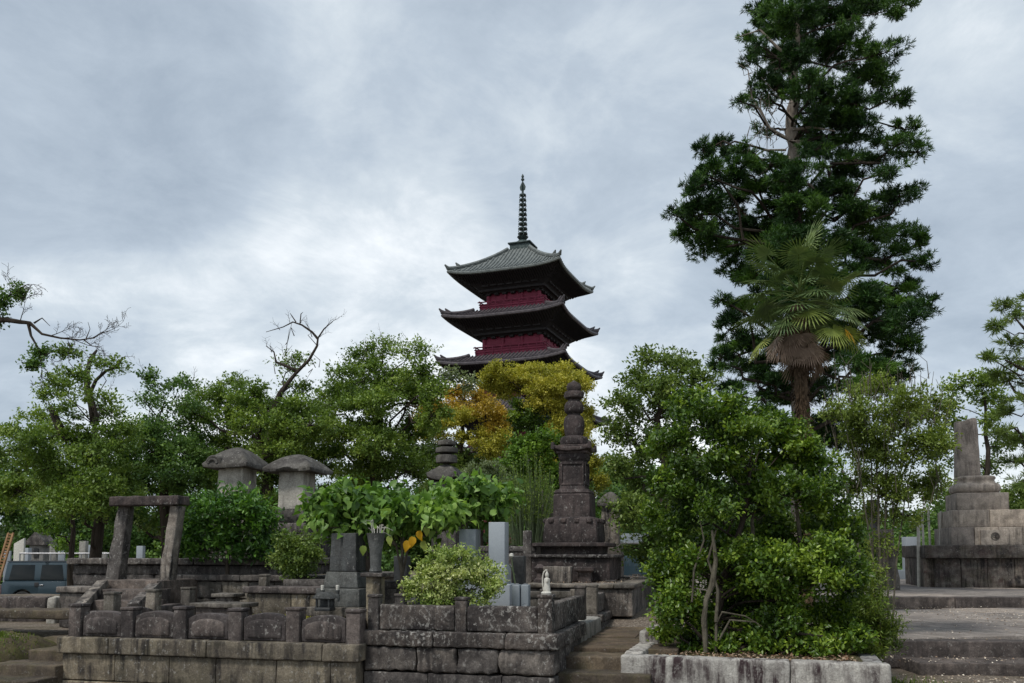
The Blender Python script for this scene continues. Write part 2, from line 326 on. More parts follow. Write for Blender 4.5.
class Leaves:
    """many separate leaf blades, collected per material"""
    def __init__(s): s.d = {}
    def put(s, mat, V, Q, rnd):
        L_ = s.d.setdefault((mat, Q.shape[1]), [[], [], [], 0]); L_[0].append(V); L_[1].append(Q + L_[3]); L_[2].append(rnd); L_[3] += len(V)
    def blades(s, mat, P, A, N, Ln, W, rnd, fold=0.25, shape='diamond', droop=0.0):
        n = len(P); A = unit(A); B = unit(np.cross(N, A)); U = np.cross(A, B)
        Ln = np.broadcast_to(Ln, (n,))[:, None]; W = np.broadcast_to(W, (n,))[:, None]
        if shape == 'diamond':
            V = np.stack([P, P + A * Ln * 0.45 + B * W * 0.5 + U * W * fold, P + A * Ln - U * Ln * droop, P + A * Ln * 0.45 - B * W * 0.5 + U * W * fold], 1).reshape(-1, 3)
            Q = np.arange(n * 4).reshape(n, 4); s.put(mat, V, Q, rnd)
        elif shape == 'oval':
            m1 = P + A * Ln * 0.5 - U * Ln * droop * 0.3
            V = np.stack([P, P + A * Ln * 0.3 + B * W * 0.5 + U * W * fold, P + A * Ln * 0.72 + B * W * 0.36 + U * W * fold * 0.6 - U * Ln * droop * 0.5,
                          P + A * Ln - U * Ln * droop, P + A * Ln * 0.72 - B * W * 0.36 + U * W * fold * 0.6 - U * Ln * droop * 0.5, P + A * Ln * 0.3 - B * W * 0.5 + U * W * fold], 1).reshape(-1, 3)
            b = np.arange(n)[:, None] * 6; Q = np.concatenate([b + np.array([[0, 1, 2, 3]]), b + np.array([[0, 3, 4, 5]])]); s.put(mat, V, Q, np.concatenate([rnd, rnd]))
        elif shape == 'heart':
            T = [(-0.05, 0.16, .02), (0.10, 0.42, .12), (0.38, 0.50, .14), (0.70, 0.27, .06), (1.0, 0, -.12)]
            cols = [P, ]
            for a_, b_, u_ in T[:4]: cols.append(P + A * Ln * a_ + B * W * b_ + U * W * u_ - U * Ln * droop * a_ * a_)
            cols.append(P + A * Ln - U * Ln * (droop + .1))
            for a_, b_, u_ in T[:4][::-1]: cols.append(P + A * Ln * a_ - B * W * b_ + U * W * u_ - U * Ln * droop * a_ * a_)
            cols.append(P + A * Ln * 0.45 - U * Ln * droop * 0.2)
            V = np.stack(cols, 1).reshape(-1, 3); b = np.arange(n)[:, None] * 11
            Q = np.concatenate([b + np.array([[q]]).reshape(1, 4) for q in ([0, 1, 2, 10], [10, 2, 3, 4], [10, 4, 5, 6], [10, 6, 7, 8], [0, 10, 8, 9])]); s.put(mat, V, Q, np.concatenate([rnd] * 5))
    def build(s, name, parent=None, origin=(0, 0, 0), smooth=False):
        r = []
        for (mat, k), (V, Q, r_, n) in s.d.items():
            r.append(quads_obj(name, np.concatenate(V), np.concatenate(Q), np.clip(np.concatenate(r_), 0, 1), M[mat], parent, origin, smooth))
        return r
def sphere_pts(n, up=0.0):
    a = rng.normal(size=(n, 3)); a[:, 2] += up; return unit(a)
DENS = 1.75
def clump(lv, mat, c, rad, lai=3.0, ln=0.08, wd=0.045, nsub=None, flat=0.55, shape='diamond', droop=0.0, needles=0, upb=0.25, rnd_s=0.16, subr=(0.26, 0.46), gap=0.0, hang=0.0):
    """foliage of one limb: sprays gathered round sub-centres on an uneven ellipsoid; returns the sub-centres"""
    c = np.array(c, float); rad = np.array(rad, float)
    nsub = nsub or 14
    D = sphere_pts(nsub, 0.15); rr = rng.uniform(0.35, 1.0, nsub)[:, None] ** 0.6
    SC_ = c + D * rad * rr * 0.86; area = math.pi * rad[0] * rad[2]
    n = int(lai * DENS * area / (0.5 * ln * wd)); per = np.maximum(1, rng.dirichlet(np.ones(nsub) * 5) * n).astype(int)
    base = rng.uniform(0.28, 0.62)
    for i in range(nsub):
        k = per[i]; sr = rad * rng.uniform(*subr); sr = np.array([sr[0], sr[1], min(sr[2], max(sr[0], sr[1])) * rng.uniform(flat, flat + 0.35)])
        tw = max(3, k // (12 if not needles else needles)); kk = (12 if not needles else needles)
        d = sphere_pts(tw, upb); r0 = rng.uniform(0.25, 1.0, tw)[:, None] ** 0.55 * (1 + 0.38 * rng.normal(size=tw)[:, None].clip(-1, 1.3) * 0.6)
        T = SC_[i] + d * sr * r0
        tdir = unit(d * 0.7 + unit(T - c + 1e-6) * 0.5 + rng.normal(size=(tw, 3)) * 0.35 + np.array([0, 0, 0.25]))
        P = np.repeat(T, kk, 0); TD = np.repeat(tdir, kk, 0); m = len(P)
        if needles:
            Adir = unit(TD * 1.0 + rng.normal(size=(m, 3)) * 0.55); P = P + TD * rng.uniform(-0.6, 0.6, m)[:, None] * ln
            Nn = rng.normal(size=(m, 3))
        else:
            tl = ln * 2.2; P = P + TD * rng.uniform(-1, 1, m)[:, None] * tl + rng.normal(size=(m, 3)) * ln * 0.45
            Adir = unit(TD * 0.5 + rng.normal(size=(m, 3)) * 0.8 - np.array([0, 0, hang])); Nn = rng.normal(size=(m, 3)) * 0.65 + np.array([0, 0, 1.0]) + TD * 0.3
        sub = base + rng.normal() * rnd_s
        rnd = sub + rng.normal(size=m) * 0.16 + 0.25 * (rng.uniform(size=m) < 0.06)
        s_ = rng.uniform(0.45 if shape == 'heart' else 0.7, 1.3, m); lv.blades(mat, P, Adir, Nn, ln * s_, wd * s_, rnd, 0.2, shape, droop)
    return SC_
def twig(mb, p, d, ln, r, depth):
    p = Vector(p); d = Vector(d).normalized(); pts = [p]; q = p.copy(); dd = d.copy(); n = 4
    for i in range(n):
        dd = (dd + Vector(rng.normal(size=3)) * .22 + Vector((0, 0, .05))).normalized(); q = q + dd * ln / n; pts.append(q.copy())
    mb.tube(pts, [max(.0025, r * (1 - .75 * i / n)) for i in range(n + 1)], 4 if r < .02 else 6)
    if depth:
        for i in range(1, n + 1):
            for _ in range(2 if i > 1 else 1):
                sd_ = Vector(rng.normal(size=3)); sd_ = (sd_ - dd * sd_.dot(dd)).normalized(); twig(mb, pts[i], dd * .75 + sd_ * .8, ln * rng.uniform(.3, .55), max(.003, r * .45), depth - 1)
def jit(p, s): return Vector(p) + Vector(rng.normal(size=3)) * s
def limb(mb, a, b, r0, r1, n=5, sag=0.06, seg=6):
    a = Vector(a); b = Vector(b); d = (b - a).length; pts = [a]
    for i in range(1, n): pts.append(a.lerp(b, i / n) + Vector(rng.normal(size=3)) * d * sag + Vector((0, 0, d * 0.06 * math.sin(math.pi * i / n))))
    pts.append(b); mb.tube(pts, [r0 + (r1 - r0) * i / n for i in range(n + 1)], seg)
def tree(name, label, cat, base, trunk, clumps, Y, barkm='bark', leaf='lf_cherry', r0=0.16, dr=0.8, group=None, extra=None, lai=3.0, ln=0.085, wd=0.05, subtw=True, crown_name='crown', spread=0.9, trunk_name='trunk', limbf=0.38, limbm='bark', tops=0, **kw):
    """base: ground point; trunk: list of (px,py) at depth Y, bottom to top; clumps: (px,py,rx,ry[,dict])"""
    base = Vector(base); t = thing(name, label, cat, base, 0, group); mb = MB(); lv = Leaves()
    tp = [base - Vector((0, 0, 0.15))] + [at(a, b, Y) for a, b in trunk]
    fine = []
    for i in range(len(tp) - 1):
        for q in range(3): fine.append(tp[i].lerp(tp[i + 1], q / 3) + (Vector(rng.normal(size=3)) * r0 * 0.22 if (i or q) else Vector((0, 0, 0))))
    fine.append(tp[-1]); nn = len(fine); rad_ = [r0 * (1.15 if i == 0 else 1) * (1 - 0.72 * i / (nn - 1)) for i in range(nn)]
    mb.tube(fine, rad_, 10); lb = MB()
    for cl in clumps:
        px, py, ax, az = cl[:4]; o = dict(kw); o.update(dict(lai=lai, ln=ln, wd=wd)); mat = leaf
        if len(cl) > 4: o.update(cl[4])
        mat = o.pop('mat', mat); yy = Y + o.pop('dy', rng.uniform(-1, 1) * spread); limb_on = o.pop('limb', True)
        c = at(px, py, yy); rx_, rz_ = S(ax, yy), S(az, yy); ryy = max(rx_, rz_) * dr
        sc = clump(lv, mat, c, (rx_, ryy, rz_), **o)
        if limb_on:
            best = min(range(nn), key=lambda i: (fine[i] - c).length + 2.0 * max(0, fine[i].z - c.z + 0.3 * (Vector((fine[i].x, fine[i].y, 0)) - Vector((c.x, c.y, 0))).length))
            limb(lb, fine[best], c, max(.008, rad_[best] * limbf), max(0.006, rad_[best] * 0.12))
            if subtw:
                for q in sc[::2]: limb(lb, c, Vector(q), max(0.005, rad_[best] * 0.12), 0.003, 3, 0.08, 4)
    if extra: extra(mb)
    for cl in clumps[:tops]: twig(lb, at(cl[0] + rng.uniform(-.6, .6) * cl[2], cl[1] - cl[3] * .4, Y), (rng.normal() * .7, rng.normal() * .5, .9), S(cl[3] * .7 + 7, Y), .009, 1)
    mb.build(trunk_name, M[barkm], t, base)
    if lb.n: lb.build('limbs', M[limbm], t, base)
    lv.build(crown_name, t, base); return t
# ------------------------------------------------------------------ the ground
def ss(a, b, x): t_ = np.clip((x - a) / (b - a), 0, 1); return t_ * t_ * (3 - 2 * t_)
TH = R(14); CT, ST = math.cos(TH), math.sin(TH)
def ground_z(x, y):
    x = np.asarray(x, float); y = np.asarray(y, float); v = x * ST + y * CT
    left = 0.45 * ss(9.9, 10.5, v) + 0.18 * ss(12, 14, v) - 1.03 * ss(20, 27, y) * ss(6, 9, -x)
    right = 0.27 * ss(12.3, 12.8, y) + 0.2 * ss(19.7, 20.3, y)
    k = ss(2.6, 3.4, x); return left * (1 - k) + right * k
def gz(x, y): return float(ground_z(x, y))
xs = np.concatenate([[-900, -300, -120, -60], np.linspace(-35, 35, 141), [60, 120, 300, 900]])
ys = np.concatenate([[-300, -60, -15], np.linspace(-5, 40, 136), [60, 100, 200, 500, 1500]])
XX, YY = np.meshgrid(xs, ys, indexing='ij'); ZZ = ground_z(XX, YY); ZZ = ZZ + 0.012 * np.sin(XX * 3.1 + YY * 1.3) * np.cos(YY * 2.7 - XX)
gm = MB(); nx, ny = XX.shape
gm.add(np.stack([XX.ravel(), YY.ravel(), ZZ.ravel()], 1), [(i * ny + j, (i + 1) * ny + j, (i + 1) * ny + j + 1, i * ny + j + 1) for i in range(nx - 1) for j in range(ny - 1)])
m, t, b, o = newmat('gravel_and_earth'); g = nnode(t, 'ShaderNodeNewGeometry'); P = g.outputs['Position']
vo = nnode(t, 'ShaderNodeTexVoronoi'); vo.inputs['Scale'].default_value = 48; t.links.new(P, vo.inputs['Vector'])
sepc = nnode(t, 'ShaderNodeSeparateColor'); t.links.new(vo.outputs['Color'], sepc.inputs[0])
peb = ramp(t, sepc.outputs[0], [(0.0, (0.075, 0.058, 0.045)), (0.7, (0.17, 0.135, 0.105)), (1.0, (0.34, 0.29, 0.23))])
earth = ramp(t, noise(t, P, 2.2, 8, 0.7), [(0.4, (0.06, 0.05, 0.022)), (0.6, (0.12, 0.09, 0.06))])
t.links.new(mixc(t, ramp(t, noise(t, P, 1.1, 6, 0.6), [(0.42, 0.15), (0.6, 0.85)]), earth, peb), b.inputs['Base Color']); b.inputs['Roughness'].default_value = 0.95
bump(t, vo.outputs['Distance'], 0.5, 0.01, b); M['gravel'] = m
tag(gm.build('ground', m), kind='structure')
# ------------------------------------------------------------------ paved areas and steps (the setting)
def frame_pt(loc, u, v, th=TH): return (loc[0] + u * math.cos(th) + v * math.sin(th), loc[1] - u * math.sin(th) + v * math.cos(th))
def pxu(loc, px, th=TH, v=0.0):
    a = (px - 512) / F; x0 = loc[0] + v * math.sin(th); y0 = loc[1] + v * math.cos(th)
    return (a * y0 - x0) / (math.cos(th) + a * math.sin(th))
def pxv(loc, px, th=TH, u=0.0):
    a = (px - 512) / F; x0 = loc[0] + u * math.cos(th); y0 = loc[1] - u * math.sin(th)
    return (a * y0 - x0) / (math.sin(th) - a * math.cos(th))
def setting(mb, name, mat, loc=(0, 0, 0), th=0.0):
    o = mb.build(name, mat); o.location = loc; o.rotation_euler = (0, 0, -th); return tag(o, kind='structure')
def slab_field(mb, u0, u1, v0, v1, z0, z1, nu, nv, joint=0.012, stagger=True, r=0.012, amp=0.006):
    for j in range(nv):
        a = v0 + (v1 - v0) * j / nv; b = v0 + (v1 - v0) * (j + 1) / nv; off = (0.5 if (j % 2 and stagger) else 0)
        cuts = sorted({u0, u1} | {u0 + (u1 - u0) * (i + off) / nu for i in range(0, nu + 1) if u0 < u0 + (u1 - u0) * (i + off) / nu < u1})
        for i in range(len(cuts) - 1):
            dz = random.uniform(-.006, .006)
            mb.rbox(((cuts[i] + cuts[i + 1]) / 2, (a + b) / 2, (z0 + z1) / 2 + dz), (cuts[i + 1] - cuts[i] - joint, b - a - joint, z1 - z0), r, 0.25, amp)
# right-hand steps, landing, upper terrace
L0 = (5.30, 11.45, 0); SB = MB()
for i in range(3): SB.rbox((0.95 + 1.9 * i, 0.33, 0.06), (1.89, 0.68, 0.20), 0.02, 0.12, 0.008)
setting(SB, 'stone_steps', M['kerb'], L0, R(3))
SB = MB()
for i in range(3): SB.rbox((0.80 + 2.0 * i, 0.66 + 0.16, 0.19), (1.99, 0.34, 0.37), 0.022, 0.12, 0.008)
setting(SB, 'stone_steps', M['kerb'], L0, R(3))
SB = MB(); slab_field(SB, -0.5, 2.9, 1.0, 7.6, 0.2, 0.368, 2, 5, joint=.03); slab_field(SB, 2.91, 3.8, 1.0, 7.6, 0.2, 0.360, 1, 6)
setting(SB, 'stone_path', M['paving'], L0, R(-14))
SB = MB(); slab_field(SB, 3.82, 8.0, 1.2, 6.6, 0.2, 0.355, 3, 4); setting(SB, 'stone_path', M['paving'], L0, R(-14))
SB = MB()
for i in range(6): SB.rbox((6.6 + 2.2 * i, 19.75, 0.37), (2.18, 0.4, 0.44), 0.02, 0.2, 0.01)
setting(SB, 'terrace_kerb', M['kerb'])
SB = MB(); slab_field(SB, 5.5, 19.0, 19.96, 34, 0.3, 0.572, 8, 9); setting(SB, 'upper_terrace', M['paving'])
# centre path with two steps
PA = (0.86, 9.75, 0); SB = MB()
SB.rbox((0.22, 0.12, 0.23), (0.98, 0.46, 0.46), 0.02, 0.1, 0.012); setting(SB, 'path_steps', M['step'], PA, TH)
SB = MB(); SB.rbox((0.22, -0.30, 0.16), (0.98, 0.42, 0.33), 0.02, 0.1, 0.012); SB.rbox((0.22, -0.7, 0.08), (0.98, 0.42, 0.17), 0.02, 0.1, 0.012)
setting(SB, 'path_steps', M['step'], PA, TH)
SB = MB(); slab_field(SB, -0.28, 0.95, 0.36, 9.5, 0.2, 0.505, 1, 7, amp=0.012); setting(SB, 'path', M['path'], PA, TH)
# left steps
LS = (-6.60, 10.15, 0); SB = MB()
for i in range(6):
    zt = 0.15 + 0.125 * i
    le = (-.6, .30, .45, .62, .7, .8)[i]
    for a, b in (((-0.6, 0.33), (0.34, 1.22)) if i == 0 else ((le, 1.22),)):
        a2 = a
        SB.rbox(((a2 + b) / 2, i * 0.40 + 0.24, zt / 2), (b - a2 - .005, 0.46, zt), 0.018, 0.1, 0.012)
setting(SB, 'stone_steps', M['step'], LS, TH)
SB = MB()
for x0, x1, y_, z0, z1 in ((-7.6, -5.6, 12.55, 0.66, 0.78), (-9.6, -7.65, 13.0, 0.66, 0.80)):
    SB.rbox(((x0 + x1) / 2, y_, (z0 + z1) / 2), (x1 - x0, 0.5, z1 - z0), 0.02, 0.12, 0.015, rot=rz(R(-8)))
setting(SB, 'kerb_slabs', M['step'])
# mossy mound beside the left steps
mo = MB(); xx, yy = np.meshgrid(np.linspace(-1, 1, 25), np.linspace(-1, 1, 25), indexing='ij')
hh = 0.50 * np.clip(1 - xx**4 - yy**4, 0, 1) ** 0.5 + 0.05 * wob(np.stack([xx.ravel() * 3, yy.ravel() * 3, xx.ravel()], 1), 2).reshape(xx.shape) - 0.05
mo.add(np.stack([(xx * 0.95).ravel(), (yy * 0.85).ravel(), (hh * 1.15).ravel()], 1), [(i * 25 + j, (i + 1) * 25 + j, (i + 1) * 25 + j + 1, i * 25 + j + 1) for i in range(24) for j in range(24)])
M['moss'] = stone('mossy_earth', (0.12, 0.10, 0.05), (0.06, 0.045, 0.028), 0.3, 0.1, 0.9, 0.0)
mo_ = setting(mo, 'mossy_bank', M['moss'], (-6.95, 11.45, 0.0), TH)

# ------------------------------------------------------------------ pagoda
def make_pagoda():
    cx, cy = 0.845, 66.85; g0 = 0.0
    T = thing('pagoda', 'dark five storey pagoda with red walls and a tall ringed spire above the trees', 'pagoda', (cx, cy, g0), R(-20.7))
    lv = [(22.48, 8.6, 0.9, 25.05, 'copper'), (19.06, 9.2, 2.9, 19.9, 'tile'), (15.5, 9.7, 3.15, 16.35, 'tile'), (11.8, 10.6, 3.4, 13.0, 'tile'), (8.1, 11.3, 3.7, 9.4, 'tile')]
    for k, (ze, s, ia, zi, mt) in enumerate(lv):
        h = s / 2; mb = MB(); n = 28; mrad = 12
        def surf(a, tt, ze=ze, h=h, ia=ia, zi=zi):      # a in -1..1 along the eave, tt 0 at the eave .. 1 at the top
            half = h + (ia - h) * tt; z = ze + (zi - ze) * (0.72 * tt + 0.28 * tt ** 2.1) + 0.30 * abs(a) ** 4.2 * (1 - tt) ** 1.8
            ext = 1 + 0.03 * abs(a) ** 4 * (1 - tt)
            return (a * half * ext, -half * ext, z)
        for q in range(4):
            Rm = rz(q * math.pi / 2); V = []
            for i in range(n + 1):
                for j in range(mrad + 1): V.append(surf(-1 + 2 * i / n, j / mrad))
            top = np.array(V) @ Rm.T
            mb.add(top, [(i * (mrad + 1) + j, (i + 1) * (mrad + 1) + j, (i + 1) * (mrad + 1) + j + 1, i * (mrad + 1) + j + 1) for i in range(n) for j in range(mrad)])
            nr = int(s / 0.30)
            for i in range(nr):             # tile rolls run down the slope
                a0 = -1 + 2 * (i + .5) / nr; x0 = a0 * h; pts = []
                for j in range(9):
                    tt = j / 8; half = h + (ia - h) * tt
                    if abs(x0) > half: break
                    p = surf(x0 / half, tt); pts.append((x0 * (1 + 0.03 * abs(a0) ** 4), p[1] - 0.02 * (j == 0), p[2] + 0.035))
                if len(pts) > 1: mb.tube(np.array(pts) @ Rm.T, 0.062, 5)
            hp = [np.array(surf(1, j / 8)) + (0, 0, 0.10) for j in range(9)]; hp[0] = hp[0] + np.array((0.04, -0.04, 0.05))
            mb.tube(np.array(hp) @ Rm.T, [0.13] + [0.15] * 8, 6)
            e_ = surf(1, 0.0); mb.tube(np.array([np.array(e_) + (-0.35, 0.35, 0.12), np.array(e_) + (0.02, -0.02, 0.22), np.array(e_) + (0.16, -0.16, 0.42)]) @ Rm.T, [0.12, 0.13, 0.05], 6)
            e_ = surf(1, 0.16); mb.tube(np.array([np.array(e_) + (-0.25, 0.25, 0.15), np.array(e_) + (0.02, -0.02, 0.30), np.array(e_) + (0.12, -0.12, 0.46)]) @ Rm.T, [0.11, 0.12, 0.04], 6)
            ev = [np.array(surf(-1 + 2 * i / n, 0)) + (0, 0.03, -0.075) for i in range(n + 1)]; mb.tube(np.array(ev) @ Rm.T, 0.12, 6)
        mb.build('roof', M[mt], T)
        # dark underside: rafters in two tiers down to the bracket sets
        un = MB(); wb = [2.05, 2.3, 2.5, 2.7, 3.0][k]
        for q in range(4):
            Rm = rz(q * math.pi / 2)
            def und(a, tt):
                half = (h - 0.12) + (wb + 0.25 - (h - 0.12)) * tt; z = ze - 0.16 - 0.60 * tt - 0.42 * tt ** 2.4 + 0.28 * abs(a) ** 4.2 * (1 - tt) ** 1.6
                return (a * half, -half, z)
            V = [und(-1 + 2 * i / n, j / 8) for i in range(n + 1) for j in range(9)]
            un.add(np.array(V) @ Rm.T, [(i * 9 + j, i * 9 + j + 1, (i + 1) * 9 + j + 1, (i + 1) * 9 + j) for i in range(n) for j in range(8)])
            for i in range(44):
                a = -1 + 2 * (i + .5) / 44; x0 = a * (h - 0.15); pts = []
                for j in range(6):
                    tt = j / 9.0; half = (h - 0.12) + (wb + 0.25 - (h - 0.12)) * tt
                    if abs(x0) > half: break
                    p = und(x0 / half, tt); pts.append((x0, p[1], p[2] - 0.05))
                if len(pts) > 1: un.tube(np.array(pts) @ Rm.T, 0.05, 4)
            for i in range(7):
                a = -1 + 2 * i / 6
                for st in range(3):
                    d_ = wb + 0.12 + 0.28 * st; un.rbox(tuple(np.array((a * wb * 0.97, -d_, ze - 1.22 + 0.25 * st)) @ Rm.T), (0.34 + 0.1 * st, 0.34 + 0.1 * st, 0.16), 0.02, 1)
            un.rbox(tuple(np.array((0, -wb - 0.55, ze - 1.0)) @ Rm.T), (2 * wb + 1.1, 0.16, 0.16) if q % 2 == 0 else (0.16, 2 * wb + 1.1, 0.16), 0.02, 2)
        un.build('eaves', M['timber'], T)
        zb = (lv[k + 1][3] - 0.35) if k < 4 else 0.8
        wl = MB(); wl.rbox((0, 0, (zb + ze - 1.0) / 2), (2 * wb, 2 * wb, ze - 1.0 - zb), 0.03, 2)
        for q in range(4):
            Rm = rz(q * math.pi / 2)
            for i in range(4):
                a = -1 + 2 * i / 3; wl.lathe([(0.15, zb), (0.15, ze - 1.3)], 10, c=tuple(np.array((a * wb, -wb, 0)) @ Rm.T))
            for zq in (0.35, 0.7): wl.rbox(tuple(np.array((0, -wb - 0.06, zb + (ze - 1.3 - zb) * zq)) @ Rm.T), (2 * wb, 0.14, 0.14) if q % 2 == 0 else (0.14, 2 * wb, 0.14), 0.01, 3)
        wl.build('wall', M['red'], T)
        rb = MB(); zr = zb + 0.42; rw = wb + 0.55
        rb.rbox((0, 0, zr - 0.02), (2 * rw, 2 * rw, 0.12), 0.02, 3)
        for q in range(4):
            Rm = rz(q * math.pi / 2)
            for zz_, ex in ((0.28, .05), (0.46, .12), (0.66, .3)):
                rb.rbox(tuple(np.array((0, -rw + 0.06, zr + zz_)) @ Rm.T), (2 * rw + ex, 0.08, 0.08) if q % 2 == 0 else (0.08, 2 * rw + ex, 0.08), 0.015, 3)
            for i in range(9): rb.rbox(tuple(np.array((-rw + 0.06 + (2 * rw - .12) * i / 8, -rw + 0.06, zr + 0.33)) @ Rm.T), (0.08, 0.08, 0.62), 0.01, 1)
            for i in range(1): rb.rbox(tuple(np.array((0, -rw + 0.09, zr + 0.24)) @ Rm.T), (2 * rw, 0.03, 0.46) if q % 2 == 0 else (0.03, 2 * rw, 0.46), 0.005, 3)
        rb.build('railing', M['red'], T)
    st = MB(); st.rbox((0, 0, 0.4), (9, 9, 0.9), 0.05, 2, 0.02); st.build('platform', M['old_pale'], T)
    sp = MB(); z0 = 24.95
    sp.rbox((0, 0, z0 + 0.30), (1.6, 1.6, 0.62), 0.04, 1); sp.rbox((0, 0, z0 + 0.66), (1.85, 1.85, 0.12), 0.03, 1)
    sp.lathe([(0.62, z0 + .7), (0.58, z0 + .85), (0.4, z0 + 1.02), (0.16, z0 + 1.08), (0.34, z0 + 1.2), (0.45, z0 + 1.35), (0.12, z0 + 1.38), (0.10, z0 + 1.6), (0.085, 30.1), (0.03, 30.9)], 20)
    S_ = sp.build('spire', M['bronze'], T)
    for k in range(9):
        r = 0.37 - 0.014 * k; zc = z0 + 1.62 + 0.39 * k; rg = MB()
        rg.lathe([(r - .05, zc - .045), (r, zc - .05), (r + .012, zc), (r, zc + .05), (r - .05, zc + .045)], 20)
        for i in range(4): rg.rbox((0, 0, zc), (2 * r - .05, 0.05, 0.06), 0.01, 1, rot=rz(i * math.pi / 4))
        for i in range(6):
            a = i * math.pi / 3; rg.lathe([(.012, zc - .2), (.04, zc - .18), (.03, zc - .09), (.01, zc - .07)], 6, c=(math.cos(a) * r, math.sin(a) * r, 0))
        rg.build('ring', M['bronze'], S_)
    fl = MB(); zf = z0 + 5.05
    for a in (0, math.pi / 2):
        fl.prism([(0.0, zf), (0.20, zf + .1), (0.25, zf + .35), (0.14, zf + .6), (0.0, zf + .85), (-0.14, zf + .6), (-0.25, zf + .35), (-0.20, zf + .1)], -0.015, 0.015) if a == 0 else fl.prism([(0.0, zf), (0.20, zf + .1), (0.25, zf + .35), (0.14, zf + .6), (0.0, zf + .85), (-0.14, zf + .6), (-0.25, zf + .35), (-0.20, zf + .1)], -0.015, 0.015, 'yz')
    fl.lathe([(.03, zf + .8), (.13, zf + .9), (.14, zf + .98), (.05, zf + 1.08), (.11, zf + 1.16), (.1, zf + 1.24), (.01, zf + 1.42)], 12)
    fl.build('finial', M['bronze'], S_)
    return T
make_pagoda()

# ------------------------------------------------------------------ grave enclosures
def block_row(mb, u0, u1, v, z0, z1, bl, depth=0.3, r=0.012, amp=0.005, axis='u', fr=6, j=0.006, off=0.0):
    x = u0 - off * bl
    while x < u1 - 1e-3:
        l = bl * random.uniform(0.85, 1.18); a = max(x, u0); b_ = min(x + l, u1)
        if u1 - b_ < 0.18 * bl: b_ = u1
        if b_ - a > 0.03:
            c = ((a + b_) / 2, v + depth / 2, (z0 + z1) / 2); s_ = (b_ - a - j, depth, z1 - z0 - j)
            if axis == 'v': c = (v + depth / 2, (a + b_) / 2, (z0 + z1) / 2); s_ = (depth, b_ - a - j, z1 - z0 - j)
            mb.rbox(c, s_, r, 0.07 if amp > .01 else 0.15, amp, fr=fr)
        x = b_
def post(parent, mat, u, v, z, w, h, mx=1.0, amp=0.005):
    mb = MB(); mb.rbox((u, v, z + h / 2 - .02), (w, w * mx, h), 0.012, 0.1, amp); mb.rbox((u, v, z + h), (w * 1.1, w * mx * 1.1, 0.035), 0.012, 0.1, amp * .5)
    return mb.build('fence_post', M[mat], parent)
def arched_panel(parent, mat, u, v, z, w, h, arch=0.05, th=0.10, axis='u', inner=False, amp=0.004):
    mb = MB(); rot = None if axis == 'u' else rz(math.pi / 2)
    def wp(P):
        P = P.copy(); k = np.clip((P[:, 2] + h / 2) / h, 0, 1); P[:, 2] += arch * k * (1 - (np.abs(P[:, 0]) / (w / 2)) ** 2.4) - arch; return P
    mb.rbox((u, v, z + h / 2 + arch), (w, th, h), 0.018, 0.05, amp, rot=rot, warp=wp)
    if inner:
        w2, h2 = w - .09, h - .075; w0 = w; 
        def wq(P): P = P.copy(); k = np.clip((P[:, 2] + h2 / 2) / h2, 0, 1); P[:, 2] += (arch - .01) * k * (1 - (np.abs(P[:, 0]) / (w2 / 2)) ** 2.4) - arch; return P
        mb.rbox((u, v, z + h / 2 + arch - .012), (w2, th + .045, h2), 0.03, 0.05, amp, rot=rot, warp=wq)
    o = mb.build('fence_panel', M[mat], parent)
    return o
